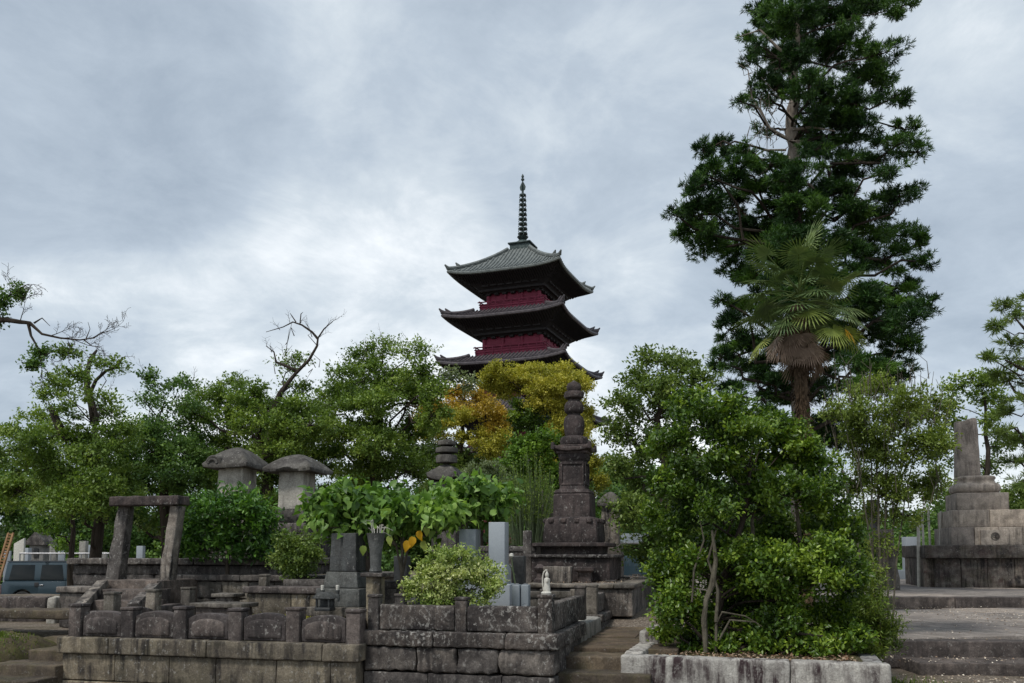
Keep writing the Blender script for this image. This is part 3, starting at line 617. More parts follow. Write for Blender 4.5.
def encA():
    loc = (-5.33, 10.36, 0); T = thing('grave_enclosure', 'low walled grave plot front left, brown arched fence panels on an ochre block wall', 'grave plot', loc, -TH, 'grave plots walled in stone')
    W = 3.78; mb = MB(); z1 = 0.61; zc = 0.415
    block_row(mb, 0, W, 0, -0.15, 0.10, 1.15, 0.3, amp=0.007); block_row(mb, 0.02, W - .02, 0.02, 0.105, zc - .002, 0.68, 0.28, amp=0.007)
    block_row(mb, 0.3, 3.0, W - 0.3, -0.1, zc - .002, 0.9, 0.29, axis='v', amp=.006); block_row(mb, 0.3, 3.0, 0.0, -0.1, zc - .002, 0.9, 0.29, axis='v', amp=.006)
    mb.build('retaining_wall', M['ochre'], T)
    cp = MB(); block_row(cp, -0.03, W + .03, -0.03, zc, z1, 1.25, 0.34, r=.02, amp=0.006, off=.4)
    block_row(cp, 0.33, 3.0, W - 0.31, zc, z1, 1.2, 0.34, axis='v', amp=.006); block_row(cp, 0.33, 3.0, -0.03, zc, z1, 1.2, 0.34, axis='v', amp=.006)
    cp.build('cap_stone', M['ochre'], T)
    fl = MB(); fl.rbox((W / 2, 1.85, 0.29), (W - .64, 3.0, 0.60), 0.01, 0.3, 0.012); fl.build('gravel_floor', M['gravel'], T)
    us = [pxu(loc, p) for p in (75.5, 127.5, 180, 235, 292.5, 352.5)]
    for i, u in enumerate(us): post(T, 'brown', u, 0.12, z1, 0.165, (0.36, .33, .35, .34, .36, .35)[i])
    for i in range(5):
        a, b_ = us[i] + .095, us[i + 1] - .095; arched_panel(T, 'brown', (a + b_) / 2, 0.14, z1, b_ - a, 0.235 + .012 * (i % 2), 0.06, 0.15, inner=True)
    vs = [pxv(loc, p, u=0.1) for p in (115, 156, 190)]
    for i, v in enumerate(vs): post(T, 'old_pale', 0.1, v, z1, 0.15, 0.47)
    pv = 0.16
    for v in vs: arched_panel(T, 'brown', 0.1, (pv + v) / 2, z1, v - pv - .16, 0.22, 0.05, 0.12, axis='v'); pv = v
    for i, u in enumerate((0.75, 1.5, 2.25, 3.0)):
        post(T, 'old', u + .1, 3.0, z1, 0.14, 0.42)
        if i < 3: arched_panel(T, 'old', u + .47, 3.0, z1, 0.54, 0.26, 0.04, 0.1)
    for v in (0.9, 1.7, 2.5): post(T, 'brown', W - .14, v, z1, 0.15, 0.32); arched_panel(T, 'brown', W - .14, v - .42, z1, 0.6, 0.22, 0.03, 0.1, axis='v')
    return T
encA()
def encB():
    loc0 = (0.45, 9.12, 0); L_ = 2.14; loc = (loc0[0] - L_ * CT, loc0[1] + L_ * ST, 0)
    T = thing('grave_enclosure', 'central walled grave plot of rough lichen stained blocks, white statue on its corner post', 'grave plot', loc, -TH, 'grave plots walled in stone')
    mb = MB(); block_row(mb, 0, L_, 0.0, -0.1, 0.30, 0.8, 0.3, amp=0.008)
    block_row(mb, 0.0, L_, -0.01, 0.31, 0.575, 0.52, 0.32, r=.03, amp=0.022, fr=11, j=.012)
    for z0, z1, am, bl in ((-.1, .3, .008, .8), (.31, .575, .02, .55)): block_row(mb, 0.32, 1.75, L_ - 0.3, z0, z1, bl, 0.3, axis='v', amp=am, fr=11); block_row(mb, 0.32, 3.2, 0, z0, z1, bl, 0.3, axis='v', amp=.008)
    mb.build('retaining_wall', M['old'], T)
    cp = MB(); block_row(cp, -0.04, L_ + .04, -0.04, 0.58, 0.745, 0.75, 0.36, r=.02, amp=0.012, fr=10); block_row(cp, 0.33, 1.78, L_ - 0.32, 0.58, 0.745, 0.8, 0.36, axis='v', amp=.010); block_row(cp, 0.33, 3.2, -0.04, 0.58, 0.745, 0.8, 0.36, axis='v', amp=.010)
    cp.build('cap_stone', M['lichen'], T)
    fl = MB(); fl.rbox((L_ / 2, 1.8, 0.40), (L_ - .64, 2.9, 0.62), 0.01, 0.3, 0.012); fl.build('gravel_floor', M['gravel'], T)
    cu = L_ - .12
    post(T, 'lichen', cu, 0.12, 0.745, 0.155, 0.39); post(T, 'old', 0.08, 0.12, 0.745, 0.125, 0.37); um = pxu(loc, 459); post(T, 'lichen', um, 0.13, 0.745, 0.13, 0.35)
    for a, b_ in ((0.15, um - .07), (um + .07, cu - .08)):
        mb = MB(); mb.rbox(((a + b_) / 2, 0.13, 0.745 + 0.14), (b_ - a, 0.12, 0.27), 0.02, 0.07, 0.010, fr=10); mb.build('fence_panel', M['lichen'], T)
    vv = pxv(loc, 580, u=cu); post(T, 'old', cu, vv, 0.745, 0.135, 0.40)
    mb = MB(); mb.rbox((cu, (0.2 + vv - .07) / 2, 0.745 + .15), (0.12, vv - .27, 0.30), 0.02, 0.08, 0.008); mb.build('fence_panel', M['lichen'], T)
    for v in (0.9, 1.8, 2.7):
        post(T, 'old', 0.08, v, 0.745, 0.12, 0.34); mb = MB(); mb.rbox((0.08, v - .42, 0.745 + .13), (0.1, 0.68, 0.24), 0.02, 0.1, 0.008); mb.build('fence_panel', M['old'], T)
    return T, loc, cu
EB, locB, cuB = encB()
def encB2():
    loc = (0.45 + 3.30 * ST, 9.12 + 3.30 * CT, 0)
    T = thing('stone_fence', 'stone fence along the left edge of the centre path with square posts', 'fence', loc, -TH)
    mb = MB(); block_row(mb, 0, 6.5, -0.26, -0.1, 0.60, 0.9, 0.26, axis='v', amp=.01); block_row(mb, 0, 6.5, -0.29, 0.605, 0.72, 0.9, 0.31, axis='v', amp=.008)
    mb.build('base_wall', M['lichen'], T)
    vs = [0.14, 2.2, 4.2, 6.2]
    for i, v in enumerate(vs): post(T, 'old_pale' if i == 0 else 'old', -0.14, v, 0.72, 0.15, 0.40)
    for i in range(3): mb = MB(); mb.rbox((-0.14, (vs[i] + vs[i + 1]) / 2, 0.86), (0.12, 1.88, 0.27), 0.02, 0.15, 0.008); mb.build('fence_rail', M['old'], T)
    g_ = MB(); g_.rbox((-0.14, -0.85, 0.33), (0.3, 1.65, 0.74), 0.02, 0.1, 0.01)
    g_.rbox((-0.95, -0.8, 0.36), (1.2, 1.5, 0.70), 0.02, 0.2, 0.01); g_.build('threshold', M['pillar'], T)
encB2()
# ------------------------------------------------------------------ stone terraces behind
def beam(mb, A, B, w_, d_, r=0.015, amp=0.004, taper=1.0, th=TH, res=0.12):
    A = Vector(A); B = Vector(B); z = (B - A).normalized(); x = Vector((math.cos(th), -math.sin(th), 0)); x = (x - z * x.dot(z)).normalized(); y = z.cross(x)
    rot = np.array([[x[i], y[i], z[i]] for i in range(3)]); mid = (A + B) / 2; mb.rbox(tuple(mid), (w_, d_, (B - A).length), r, res, amp, rot=rot, taper=taper)
def terrace(name, label, loc, W, D, rows, mat, z0=0.3, capm=None, capz=0.0, th=TH, jit_=0.0, amp=0.012, group=None):
    T = thing(name, label, 'stone wall', (loc[0], loc[1], 0), -th, group); mb = MB(); z = z0
    for h_, bl in rows:
        block_row(mb, 0, W, random.uniform(0, jit_), z, z + h_, bl, 0.35, r=.02, amp=amp, fr=9); block_row(mb, 0.36, D, W - .35, z, z + h_, bl, 0.33, axis='v', amp=amp, fr=9); block_row(mb, 0.36, D, 0, z, z + h_, bl, 0.33, axis='v', amp=amp, fr=9); z += h_
    mb.build('block_wall', M[mat], T)
    if capm: cp = MB(); block_row(cp, -.04, W + .04, -.05, z + .003, z + capz, 1.3, 0.42, r=.02, amp=.008); block_row(cp, .38, D, W - .37, z + .003, z + capz, 1.3, 0.4, axis='v', amp=.008); cp.build('cap_stone', M[capm], T); z += capz
    fl = MB(); fl.rbox((W / 2, D / 2 + .1, (z0 + z - .02) / 2), (W - .5, D - .3, z - z0 - .03), 0.01, 0.5, 0.01); fl.build('earth_fill', M['gravel'], T)
    return T, z
p = at(70, 561, 14.6); terrace('stone_terrace', 'dark stone wall of layered slabs behind the stone gate', p, 3.9, 2.4, [(0.34, .9), (0.30, 1.1), (0.19, 1.4), (0.16, 1.7)], 'old', 0.4, 'old', 0.11, amp=.02, jit_=.08)
p = at(170, 578, 13.7); terrace('stone_terrace', 'mottled block wall under the dark azalea bush', (p.x, p.y), 2.75, 2.9, [(0.26, .5), (0.27, .42)], 'old_pale', 0.62, 'old', 0.10, amp=.022, jit_=.05)
p = at(60, 590, 13.3); terrace('stone_terrace', 'low dark stone block beside the parked car', (p.x, p.y), 1.1, 1.8, [(0.25, .6), (0.28, .5)], 'old', 0.45, 'old', 0.10, amp=.02)
# ochre plot wall with dark cap
p = at(246, 594, 12.3); T, z = terrace('grave_enclosure', 'plot wall of mossy ochre slabs under a long dark cap behind the brown fence', (p.x, p.y), 1.95, 1.6, [(0.30, .62)], 'ochre', 0.72, 'brown', 0.10, amp=.006, group='grave plots walled in stone')
for u in (0.08,): post(T, 'old_pale', u + .12, 0.15, z, 0.12, 0.15)
mb = MB(); mb.rbox((0.95, 0.55, z + 0.04), (1.2, .3, 0.09), .01, .2, .005); mb.build('kerb', M['old'], T)
# stone gate on its stair
def gate():
    Y = 13.3; b = at(130, 585, Y); T = thing('stone_gate', 'leaning weathered stone gate of two thick posts under one dark lintel', 'gate', b)
    bb = tuple(b)
    m1 = MB(); beam(m1, at(114.5, 586, Y), at(126.5, 506, Y), 0.25, 0.20, .02, .012, 0.74); m1.build('post', M['gatepost'], T, bb)
    m1 = MB(); beam(m1, at(166.5, 586, Y - .25), at(178.0, 506, Y - .25), 0.17, 0.20, .02, .012, 0.92); m1.build('post', M['gatepost'], T, bb)
    m1 = MB(); A = at(115.5, 502, Y - .05); B = at(184, 500.5, Y - .28); d = (B - A)
    ang = math.atan2(d.y, d.x); m1.rbox(tuple((A + B) / 2 + Vector((0, 0, 0))), (d.length, 0.32, 0.14), .02, .08, .012, rot=rz(ang) @ ry(-math.atan2(d.z, Vector((d.x, d.y)).length)))
    m1.build('lintel', M['tower'], T, bb)
    Ts = thing('stone_stair', 'short dark stone stair with sloping side slabs below the leaning gate', 'stair', at(130, 600, 12.4))
    bs = tuple(at(130, 600, 12.4)); s = MB()
    for i, (py, y_) in enumerate(((580.5, 12.75), (589.5, 12.45), (600.5, 12.15))):
        c = at(132 - 9 * i, py, y_); zt = c.z; s.rbox((c.x + (.07 if i == 0 else 0), c.y + .25 + (.3 if i == 0 else 0), (zt + 0.5) / 2), (0.98, 0.52 + (0.6 if i == 0 else 0), zt - 0.5), .012, .15, .008, rot=rz(-TH))
    s.build('steps', M['kerb'], Ts, bs)
    for k, (xa, xb) in enumerate(((103, 80), (158, 133))):
        c = MB(); beam(c, at(xb, 607, 11.95), at(xa, 583, 12.8), 0.16, 0.10, .012, .006); beam(c, at(xb, 614, 11.99), at(xa, 592, 12.84), 0.11, 0.16, .012, .006); c.build('side_slab', M['gatepost' if k == 0 else 'old'], Ts, bs)
gate()
# flat grave slab inside plot A
def table_slab():
    a = at(190, 603, 11.3); T = thing('grave_slab', 'flat grey stone slab on low dark legs inside the front left plot', 'grave slab', (a.x, a.y, 0.61), -TH)
    mb = MB(); mb.rbox((0.37, 0.2, 0.305), (0.76, 0.42, 0.055), .012, .1, .005); mb.build('top_slab', M['old_pale'], T)
    mb = MB(); mb.rbox((0.37, 0.2, 0.13), (0.62, 0.34, 0.29), .012, .1, .008); mb.build('plinth', M['brown'], T)
table_slab()
p_ = at(214, 594, 12.3); T = thing('grave_slab', 'small pale capped stone bench behind the flat grave slab', 'grave slab', (p_.x, p_.y, 0.61), -TH)
mb = MB(); mb.rbox((0.16, 0.1, 0.385), (0.36, 0.3, 0.05), .012, .1, .005); mb.build('top_slab', M['old_pale'], T); mb = MB(); mb.rbox((0.16, 0.1, 0.18), (0.26, 0.2, 0.36), .012, .1, .008); mb.build('plinth', M['old'], T)
# dark grey stepped gravestone with incense burner and candles
def dark_grave():
    Y = 10.9; c = at(344, 606, Y); T = thing('gravestone', 'dark grey stepped gravestone under the large leaved shrub', 'gravestone', (c.x, c.y + .2, 0.58), -TH); k = Y / F; z0 = c.z - 0.58
    def bx(n, x0, x1, y1, y0, mat, dp, tp=1.0):
        za = at(344, y0, Y).z - .58; zb = at(344, y1, Y).z - .58; m_ = MB(); m_.rbox((((x0 + x1) / 2 - 344) * k, 0, (za + zb) / 2), ((x1 - x0) * k, dp, zb - za), .012, .1, .004, taper=tp); m_.build(n, M[mat], T)
    bx('plinth', 312, 369, 607, 616, 'old_pale', .66); bx('base', 319, 366, 588.6, 607, 'grey', .50); bx('base_step', 325, 363, 572, 588, 'grey', .42, .86); bx('headstone', 330, 359, 533, 571.5, 'grey', .32, .92)
    g = thing('incense_burner', 'small black metal incense burner with a little roof before the dark grey gravestone', 'incense burner', (at(325, 610, Y - .45).x, Y - .45, at(325, 611, Y - .45).z), -TH)
    m_ = MB(); m_.rbox((0, 0, .02), (.2, .16, .035), .006, .1); m_.build('base', M['black'], g)
    m_ = MB(); [m_.rbox((x_, y_, .09), (.022, .022, .12), .004, .1) for x_ in (-.08, .08) for y_ in (-.06, .06)]; m_.rbox((0, .05, .09), (.17, .015, .12), .003, .1); m_.rbox((0, 0, .145), (.19, .15, .012), .003, .1); m_.rbox((0, 0, .04), (.19, .15, .012), .003, .1); m_.build('frame', M['black'], g)
    m_ = MB(); m_.prism([(-.13, .15), (.13, .15), (.11, .175), (.04, .225), (-.04, .225), (-.11, .175)], -.10, .10); m_.build('roof', M['grey'], g, bevel=.005)
    for x_, lab in ((322.5, 'left'), (337.5, 'right')):
        q = at(x_, 590, Y - .22); cd = thing('candle_holder', 'short white candle cup %s' % ('above the black incense burner' if lab == 'left' else 'to the right of the black incense burner'), 'candle holder', q, 0)
        m_ = MB(); m_.lathe([(.028, -.14), (.03, -.06), (.022, -.05), (.03, 0.0)], 14); m_.build('stem', M['grey'], cd); m_ = MB(); m_.lathe([(.02, 0), (.022, .055), (.016, .06)], 12); m_.build('candle', M['white'], cd)
dark_grave()
# stone column with flower vase and pale stems
def vase():
    Y = 9.85; c = at(374, 600, Y); T = thing('stone_pedestal', 'short mossy square stone pillar under a grey cap holding the vase', 'pedestal', (c.x, Y + .1, .72), -TH)
    zb = at(374, 576.5, Y).z - .72; m_ = MB(); m_.rbox((0, 0, zb / 2), (.165, .165, zb), .012, .08, .006); m_.build('pillar', M['ochre'], T)
    m_ = MB(); m_.rbox((0, 0, zb + .018), (.27, .27, .045), .012, .1, .004); m_.build('cap', M['old'], T)
    v = thing('flower_vase', 'tall grey tapered stone vase holding dry pale stems on the mossy pillar', 'vase', (c.x, Y + .1, .72 + zb + .04), -TH)
    m_ = MB(); m_.lathe([(.065, 0), (.075, .02), (.06, .06), (.07, .25), (.10, .42), (.11, .45), (.085, .45), (.05, .3)], 20); m_.build('body', M['grey'], v)
    m_ = MB()
    for i in range(11):
        a = rng.uniform(0, 6.28); r_ = rng.uniform(.05, .16); h_ = rng.uniform(.45, .62); pts = [(.04 * math.cos(a), .04 * math.sin(a), .36), (r_ * .7 * math.cos(a), r_ * .7 * math.sin(a), h_), (r_ * 1.3 * math.cos(a), r_ * 1.3 * math.sin(a), h_ + rng.uniform(-.06, .06))]
        m_.tube(pts, [.006, .006, .003], 5)
    m_.build('dry_stems', M['pole'], v)
vase()
# granite gravestones behind the variegated bush
def granite_grave(px0, px1, top, mid, low, bot, Y, mat, label, full=True):
    k = Y / F; c = (px0 + px1) / 2; wd = (px1 - px0) * k * 0.80; b = at(c, bot, Y); z0 = 0.70
    T = thing('gravestone', label, 'gravestone', (b.x, Y + .15, z0), -TH)
    def zz_(py): return at(c, py, Y).z - z0
    m_ = MB(); m_.rbox((0, 0, (zz_(mid) + zz_(top)) / 2), (wd, wd, zz_(top) - zz_(mid)), .006, .3); m_.build('headstone', M[mat], T)
    m_ = MB(); m_.rbox((-.01, 0, (zz_(mid) + zz_(low)) / 2), (wd * 1.32, wd * 1.3, zz_(mid) - zz_(low)), .006, .3); m_.build('upper_base', M[mat], T)
    m_ = MB(); m_.rbox((-.02, 0, (zz_(low) + .0) / 2), (wd * 2.05, wd * 1.9, zz_(low)), .008, .3); m_.build('lower_base', M[mat], T)
    return T, b
granite_grave(488, 509, 522, 565, 584, 606, 10.6, 'granite', 'tall pale granite square pillar gravestone beside the variegated bush')
granite_grave(458, 480, 529, 562, 575, 600, 10.85, 'granite2', 'shorter grey granite pillar gravestone rising behind the variegated bush')
for x0, x1, lab in ((512.5, 521, 'grey granite block vase close against the tall pale gravestone'), (521.5, 530, 'grey granite block vase with a round ring crest, farther from the tall gravestone')):
    Y = 10.15; c = at((x0 + x1) / 2, 606, Y); T = thing('stone_vase', lab, 'vase', (c.x, Y, .70), -TH, 'block vases of the granite grave'); k = Y / F; h_ = at(0, 584.5, Y).z - .70
    m_ = MB(); m_.rbox((0, 0, h_ / 2), ((x1 - x0) * k * .93, .11, h_), .012, .1); m_.build('body', M['granite2'], T)
    if x0 > 515: m_ = MB(); m_.lathe([(.024, 0), (.03, 0), (.03, .006), (.024, .006), (.024, 0)], 24, rot=rx(R(90)), c=(0, -.056, h_ * .55)); m_.build('crest', M['granite'], T)
    m_ = MB(); m_.lathe([(.025, h_ - .01), (.028, h_ + .012), (.02, h_ + .014)], 14); m_.build('cup', M['steel'], T)
c = at(509.5, 585, 10.5); T = thing('flower_stalk', 'single dried flower stalk standing against the side of the tall pale gravestone', 'flowers', tuple(c)); m_ = MB()
m_.tube([at(516, 588, 10.4) , at(513, 570, 10.4), at(511.5, 557, 10.4)], [.012, .008, .006], 6); m_.tube([at(515, 575, 10.4), at(509.5, 565, 10.38)], .006, 5); m_.build('stem', M['lf_grey'], T, tuple(c))
m_ = MB(); m_.lathe([(.008, -.02), (.028, 0), (.024, .025), (.006, .035)], 10, c=at(511.5, 556, 10.4)); m_.build('flower_head', M['white'], T, tuple(c))
c = at(534, 611, 9.95); T = thing('stone_block', 'small pale square offering block beside the block vases', 'stone block', (c.x, 9.95, .70), -TH)
m_ = MB(); m_.rbox((0, 0, .11), (.14, .12, .22), .01, .1); m_.build('block', M['old_pale'], T)
# white statue on the corner post
def statue():
    u, v = frame_pt(locB, cuB, 0.12); z = 0.745 + 0.39 + .018; T = thing('statue', 'tiny white stone statue of a robed figure with arched halo on the corner post', 'statue', (u, v, z), -TH + R(12))
    m_ = MB(); m_.lathe([(.052, 0), (.056, .018), (.04, .03)], 16); m_.build('base', M['white'], T)
    m_ = MB(); m_.lathe([(.034, .025), (.036, .06), (.028, .11), (.033, .145), (.03, .165), (.012, .178), (.019, .19), (.021, .205), (.016, .222), (.008, .236), (.003, .246)], 16, sy=.8, c=(.008, 0, 0))
    m_.rbox((.008, -.026, .14), (.02, .022, .03), .006, .02); m_.build('figure', M['white'], T)
    h = MB(); pts = [(.0 + .0, .02, .03)]
    pr = [(-.030, .02), (-.046, .10), (-.046, .18), (-.034, .235), (-.008, .262), (.012, .262), (.012, .25), (-.006, .248), (-.024, .225), (-.034, .175), (-.030, .10), (-.018, .02)]
    h.prism(pr, .012, .035); h.build('halo', M['white'], T, bevel=.003)
statue()
# ------------------------------------------------------------------ middle ground monuments
def pyz(py, Y): return at(512, py, Y).z
def tower():
    Y = 15.4; cx = at(574.5, 500, Y).x; z0 = 1.1; k = Y / F
    T = thing('stone_pagoda_tower', 'tall dark stone memorial tower with stacked lotus, jar and ball finials', 'stone tower', (cx, Y, z0), -TH)
    Z = lambda py: pyz(py, Y) - z0
    def sq(name, prof, mat='tower', p=9, n=40, **kw):
        m_ = MB(); m_.lathe([(a * k * 0.93, Z(py)) for a, py in prof], n, p, **kw); return m_.build(name, M[mat], T, angle=30)
    m_ = MB(); m_.rbox((.06, -.02, Z(567.5)), (1.33, 1.55, Z(555) - Z(580)), .02, .12, .012); m_.build('platform', M['tower'], T)
    m_ = MB(); m_.rbox((.06, -.02, Z(556)), (1.46, 1.66, .05), .02, .12, .010); m_.build('platform_slab', M['lichen'], T)
    sq('recess', [(32, 556), (33, 546)]); sq('slab', [(40, 547), (41, 546), (41, 543.5), (39, 543)])
    sq('lower_base', [(29, 543.5), (30, 540), (29.5, 528), (28.5, 522), (26, 518.5), (22, 517.5)], petals=0)
    m_ = MB()
    for i in range(16):      # carved petals round the shoulder
        q = (i + .5) / 16 * 4; sd_ = int(q); f = (q - sd_) * 2 - 1; hw = 26.5 * k * .95
        pt = np.array((f * hw, -hw, Z(521.5))) @ rz(sd_ * math.pi / 2).T; m_.rbox(tuple(pt), (.10, .10, .085), .04, .05, .004, rot=rz(sd_ * math.pi / 2))
    m_.rbox((0, 0, Z(521.5)), (52 * k * .93, 52 * k * .93, .05), .02, .1); m_.build('lotus_band', M['tower'], T)
    sq('upper_base', [(20.8, 518), (20.8, 516), (20.3, 496), (19.2, 494.5), (20, 493.5), (19, 491), (16, 490)])
    sq('shaft', [(15.2, 490.5), (14.2, 488), (13.4, 478), (13.3, 462), (14.8, 460), (15.6, 458), (15.8, 454)])
    m_ = MB()
    for q in range(4):
        Rm = rz(q * math.pi / 2); hw = 13.5 * k * .93
        for sx in (-1, 1): m_.rbox(tuple(np.array((sx * hw * .86, -hw - .004, Z(474))) @ Rm.T), (.03, .03, Z(464) - Z(486)), .006, .3, rot=Rm)
        for zz_ in (464.5, 485): m_.rbox(tuple(np.array((0, -hw - .004, Z(zz_))) @ Rm.T), (hw * 1.8, .03, .035), .006, .3, rot=Rm)
    m_.build('shaft_frame', M['tower'], T)
    m_ = MB()
    def wp(P): P = P.copy(); P[:, 2] += .07 * (np.abs(P[:, 0]) / .34) ** 3 * (np.abs(P[:, 1]) / .34) ** 3 * 1; return P
    m_.rbox((0, 0, Z(450.5)), (.68, .68, .075), .02, .06, .006, warp=wp); m_.rbox((0, 0, Z(447.3)), (.50, .50, .05), .015, .1, .005); m_.rbox((0, 0, Z(453.5)), (.56, .56, .05), .015, .1, .005)
    for sx in (-1, 1):
        for sy in (-1, 1): m_.rbox((sx * .325, sy * .325, Z(447.5)), (.075, .075, .13), .03, .04, .004, taper=.7)
    m_.build('eave', M['tower'], T)
    m_ = MB(); m_.lathe([(a * k, Z(py)) for a, py in ((9, 447), (12.5, 445), (13.5, 441.5), (12.3, 438), (9.5, 436.5))], 32, 2, petals=16, pa=.09); m_.build('lotus', M['tower'], T)
    m_ = MB(); m_.lathe([(a * k, Z(py)) for a, py in ((8.2, 437), (9.4, 434), (10.5, 427), (10.3, 421), (8.8, 417), (6.6, 415.5), (6.6, 414), (8.6, 413), (9.9, 410.5), (9.7, 406), (8, 402.5), (6.2, 401), (6.2, 399.5))], 30); m_.build('jar', M['tower'], T)
    m_ = MB(); m_.lathe([(a * k, Z(py)) for a, py in ((6, 400), (9, 398), (9.8, 394.5), (8.6, 392), (6.6, 391.5))], 32, 2, petals=12, pa=.08)
    m_.lathe([(a * k, Z(py)) for a, py in ((6, 392), (7.4, 389.5), (7.6, 386.5), (6.2, 383.8), (3, 382.2), (0.8, 380.5))], 26); m_.build('finial', M['tower'], T)
    # small stone bowls in front
    for px_, lab, w_ in ((540, 'small round stone lamp at the left foot of the dark tower platform', 'lamp'), (585, 'small flat topped stone stand at the right foot of the dark tower platform', 'stand')):
        q = at(px_, 581, 14.35); t2 = thing('stone_' + w_, lab, w_, (q.x, q.y, 1.1), -TH)
        m_ = MB(); m_.lathe([(.10, 0), (.10, .05), (.06, .08), (.05, .16), (.09, .2), (.10, .24), (.03, .3)] if w_ == 'lamp' else [(.11, 0), (.10, .12), (.10, .16), (.17, .2), (.17, .25), (.14, .255)], 20, 2 if w_ == 'lamp' else 6); m_.build('body', M['tower'], t2)
    q = at(558, 581, 14.3); t2 = thing('offering_block', 'pale streaked stone offering block in front of the dark tower platform', 'stone block', (q.x, q.y, 1.1), -TH)
    m_ = MB(); m_.rbox((0, 0, .13), (.46, .2, .27), .015, .1, .008); m_.build('block', M['gatepost'], t2)
tower()
p = at(528, 583, 13.6); u_ = 1.60
T, z = terrace('stone_terrace', 'paved stone platform carrying the dark memorial tower', (p.x, p.y), 1.62, 5.2, [(0.42, 1.0)], 'old', 0.62, 'old_pale', 0.075, amp=.008)
m_ = MB(); slab_field(m_, .3, 1.35, .35, 5.1, .95, 1.10, 1, 4); m_.build('paving', M['paving'], T)
# roofed stele behind the tower
def roofed(name, label, cx_px, Y, z0, body, roof, mat, capm, base=None, cat='stone monument', finial=None, roofz=0.25, group=None, lift=.05, cop=False):
    k = Y / F; c = at(cx_px, 500, Y); T = thing(name, label, cat, (c.x, Y, z0), -TH, group); Z = lambda py: pyz(py, Y) - z0
    x0, x1, ya, yb, tp = body; m_ = MB(); m_.rbox((((x0 + x1) / 2 - cx_px) * k, 0, (Z(ya) + Z(yb)) / 2), ((x1 - x0) * k * .82, (x1 - x0) * k * .8, Z(ya) - Z(yb)), .012, .1, .006, taper=tp); m_.build('body', M[mat], T)
    x0, x1, ya, yb = roof; hw = (x1 - x0) * k / 2 * .82; hh = Z(ya) - Z(yb); N = 30; m_ = MB()
    g_ = np.linspace(-1, 1, N + 1); A, B = np.meshgrid(g_, g_, indexing='ij'); m8 = (np.abs(A) ** 6 + np.abs(B) ** 6) ** (1 / 6); m8 = np.clip(m8, 0, 1)
    mx = np.maximum(np.abs(A), np.abs(B)); corner = (np.abs(A) * np.abs(B)) ** 2
    top = Z(yb) + hh * (1 - (0.75 * mx ** 2.0 + 0.25 * mx ** 1.0)) * 0.96 + lift * corner - 0.0
    if cop: top = top + .06 * np.exp(-(A / .28) ** 2) * mx ** 3 - .02 * np.exp(-(A / .5) ** 2)
    bot = Z(yb) - 0.05 + lift * corner * .8 + (0.05 * np.exp(-(A / .35) ** 2) * (mx ** 6) if cop else 0) + 0.02 * (1 - mx)
    V1 = np.stack([(A * hw).ravel(), (B * hw).ravel(), top.ravel()], 1); V2 = np.stack([(A * hw * .97).ravel(), (B * hw * .97).ravel(), bot.ravel()], 1); n_ = N + 1
    V1 = V1 + wob(V1 + cx_px, 9)[:, None] * .006; f1 = [(i * n_ + j, (i + 1) * n_ + j, (i + 1) * n_ + j + 1, i * n_ + j + 1) for i in range(N) for j in range(N)]; o_ = n_ * n_
    f2 = [tuple(a + o_ for a in f[::-1]) for f in f1]; edge = [i * n_ for i in range(n_)] + [N * n_ + j for j in range(1, n_)] + [i * n_ + N for i in range(N - 1, -1, -1)] + [j for j in range(N - 1, 0, -1)]
    f3 = [(edge[i], edge[(i + 1) % len(edge)], edge[(i + 1) % len(edge)] + o_, edge[i] + o_) for i in range(len(edge))]
    m_.add(np.concatenate([V1, V2]), f1 + f2 + f3); rf = m_.build('roof', M[capm], T, angle=60)
    if finial: m_ = MB(); m_.lathe([(finial * .8, hh + Z(yb) - .02), (finial, hh + Z(yb) + .03), (finial * .5, hh + Z(yb) + .06), (finial * .9, hh + Z(yb) + .1), (.01, hh + Z(yb) + .18)], 16); m_.build('finial', M[capm], T)
    for b_ in (base or []):
        nm, hx, ya, yb, kind = b_; m_ = MB()
        if kind == 'lotus': m_.lathe([(hx * k * .8, Z(yb)), (hx * k, Z(yb) + (Z(ya) - Z(yb)) * .4), (hx * k * .95, Z(ya)), (hx * k * .6, Z(ya) + .01)], 32, 5, petals=16, pa=.05)
        else: m_.rbox((0, 0, (Z(ya) + Z(yb)) / 2), (2 * hx * k * .9, 2 * hx * k * .9, Z(ya) - Z(yb)), .02, .1, .01)
        m_.build(nm, M[capm if kind == 'lotus' else 'old'], T)
    return T, rf
roofed('stone_stele', 'grey stone stele with a small pyramid roof right behind the dark tower', 610.5, 17.3, 0.63, (600.5, 621, 506, 545, 1.0), (594.5, 624, 491, 504.5), 'gatepost', 'cap', [('base', 13, 544.5, 585, 'box')], lift=.03)
roofed('stone_lantern', 'pale square stone pillar under a broad mushroom shaped stone roof with an arched front eave', 298, 15.6, 0.63, (280, 314, 470, 510, .95), (267, 330, 452.5, 471), 'pillar', 'cap', [('lotus_base', 18, 509.5, 523, 'lotus'), ('base', 22, 523.5, 534, 'box'), ('plinth', 27, 534.5, 590, 'box')], lift=.02, cop=True, group='roofed stone pillars behind the bushes')
T, rf = roofed('stone_lantern', 'pale stone pillar under a heavy carved roof with a round scroll gable at its left', 237, 15.6, 0.63, (220, 254, 467, 520, .97), (207, 267, 446.5, 467), 'pillar', 'cap', [('plinth', 24, 521, 590, 'box')], lift=.03, group='roofed stone pillars behind the bushes')
k = 15.6 / F; m_ = MB(); dz = pyz(466, 15.6) - .63; gx = (224 - 237) * k
for r_, tr, y_ in ((.135, .03, -.40), (.085, .026, -.43)): m_.tube([(gx + r_ * math.cos(a), y_, dz + r_ * math.sin(a)) for a in np.linspace(.1, math.pi - .1, 16)], tr, 8)
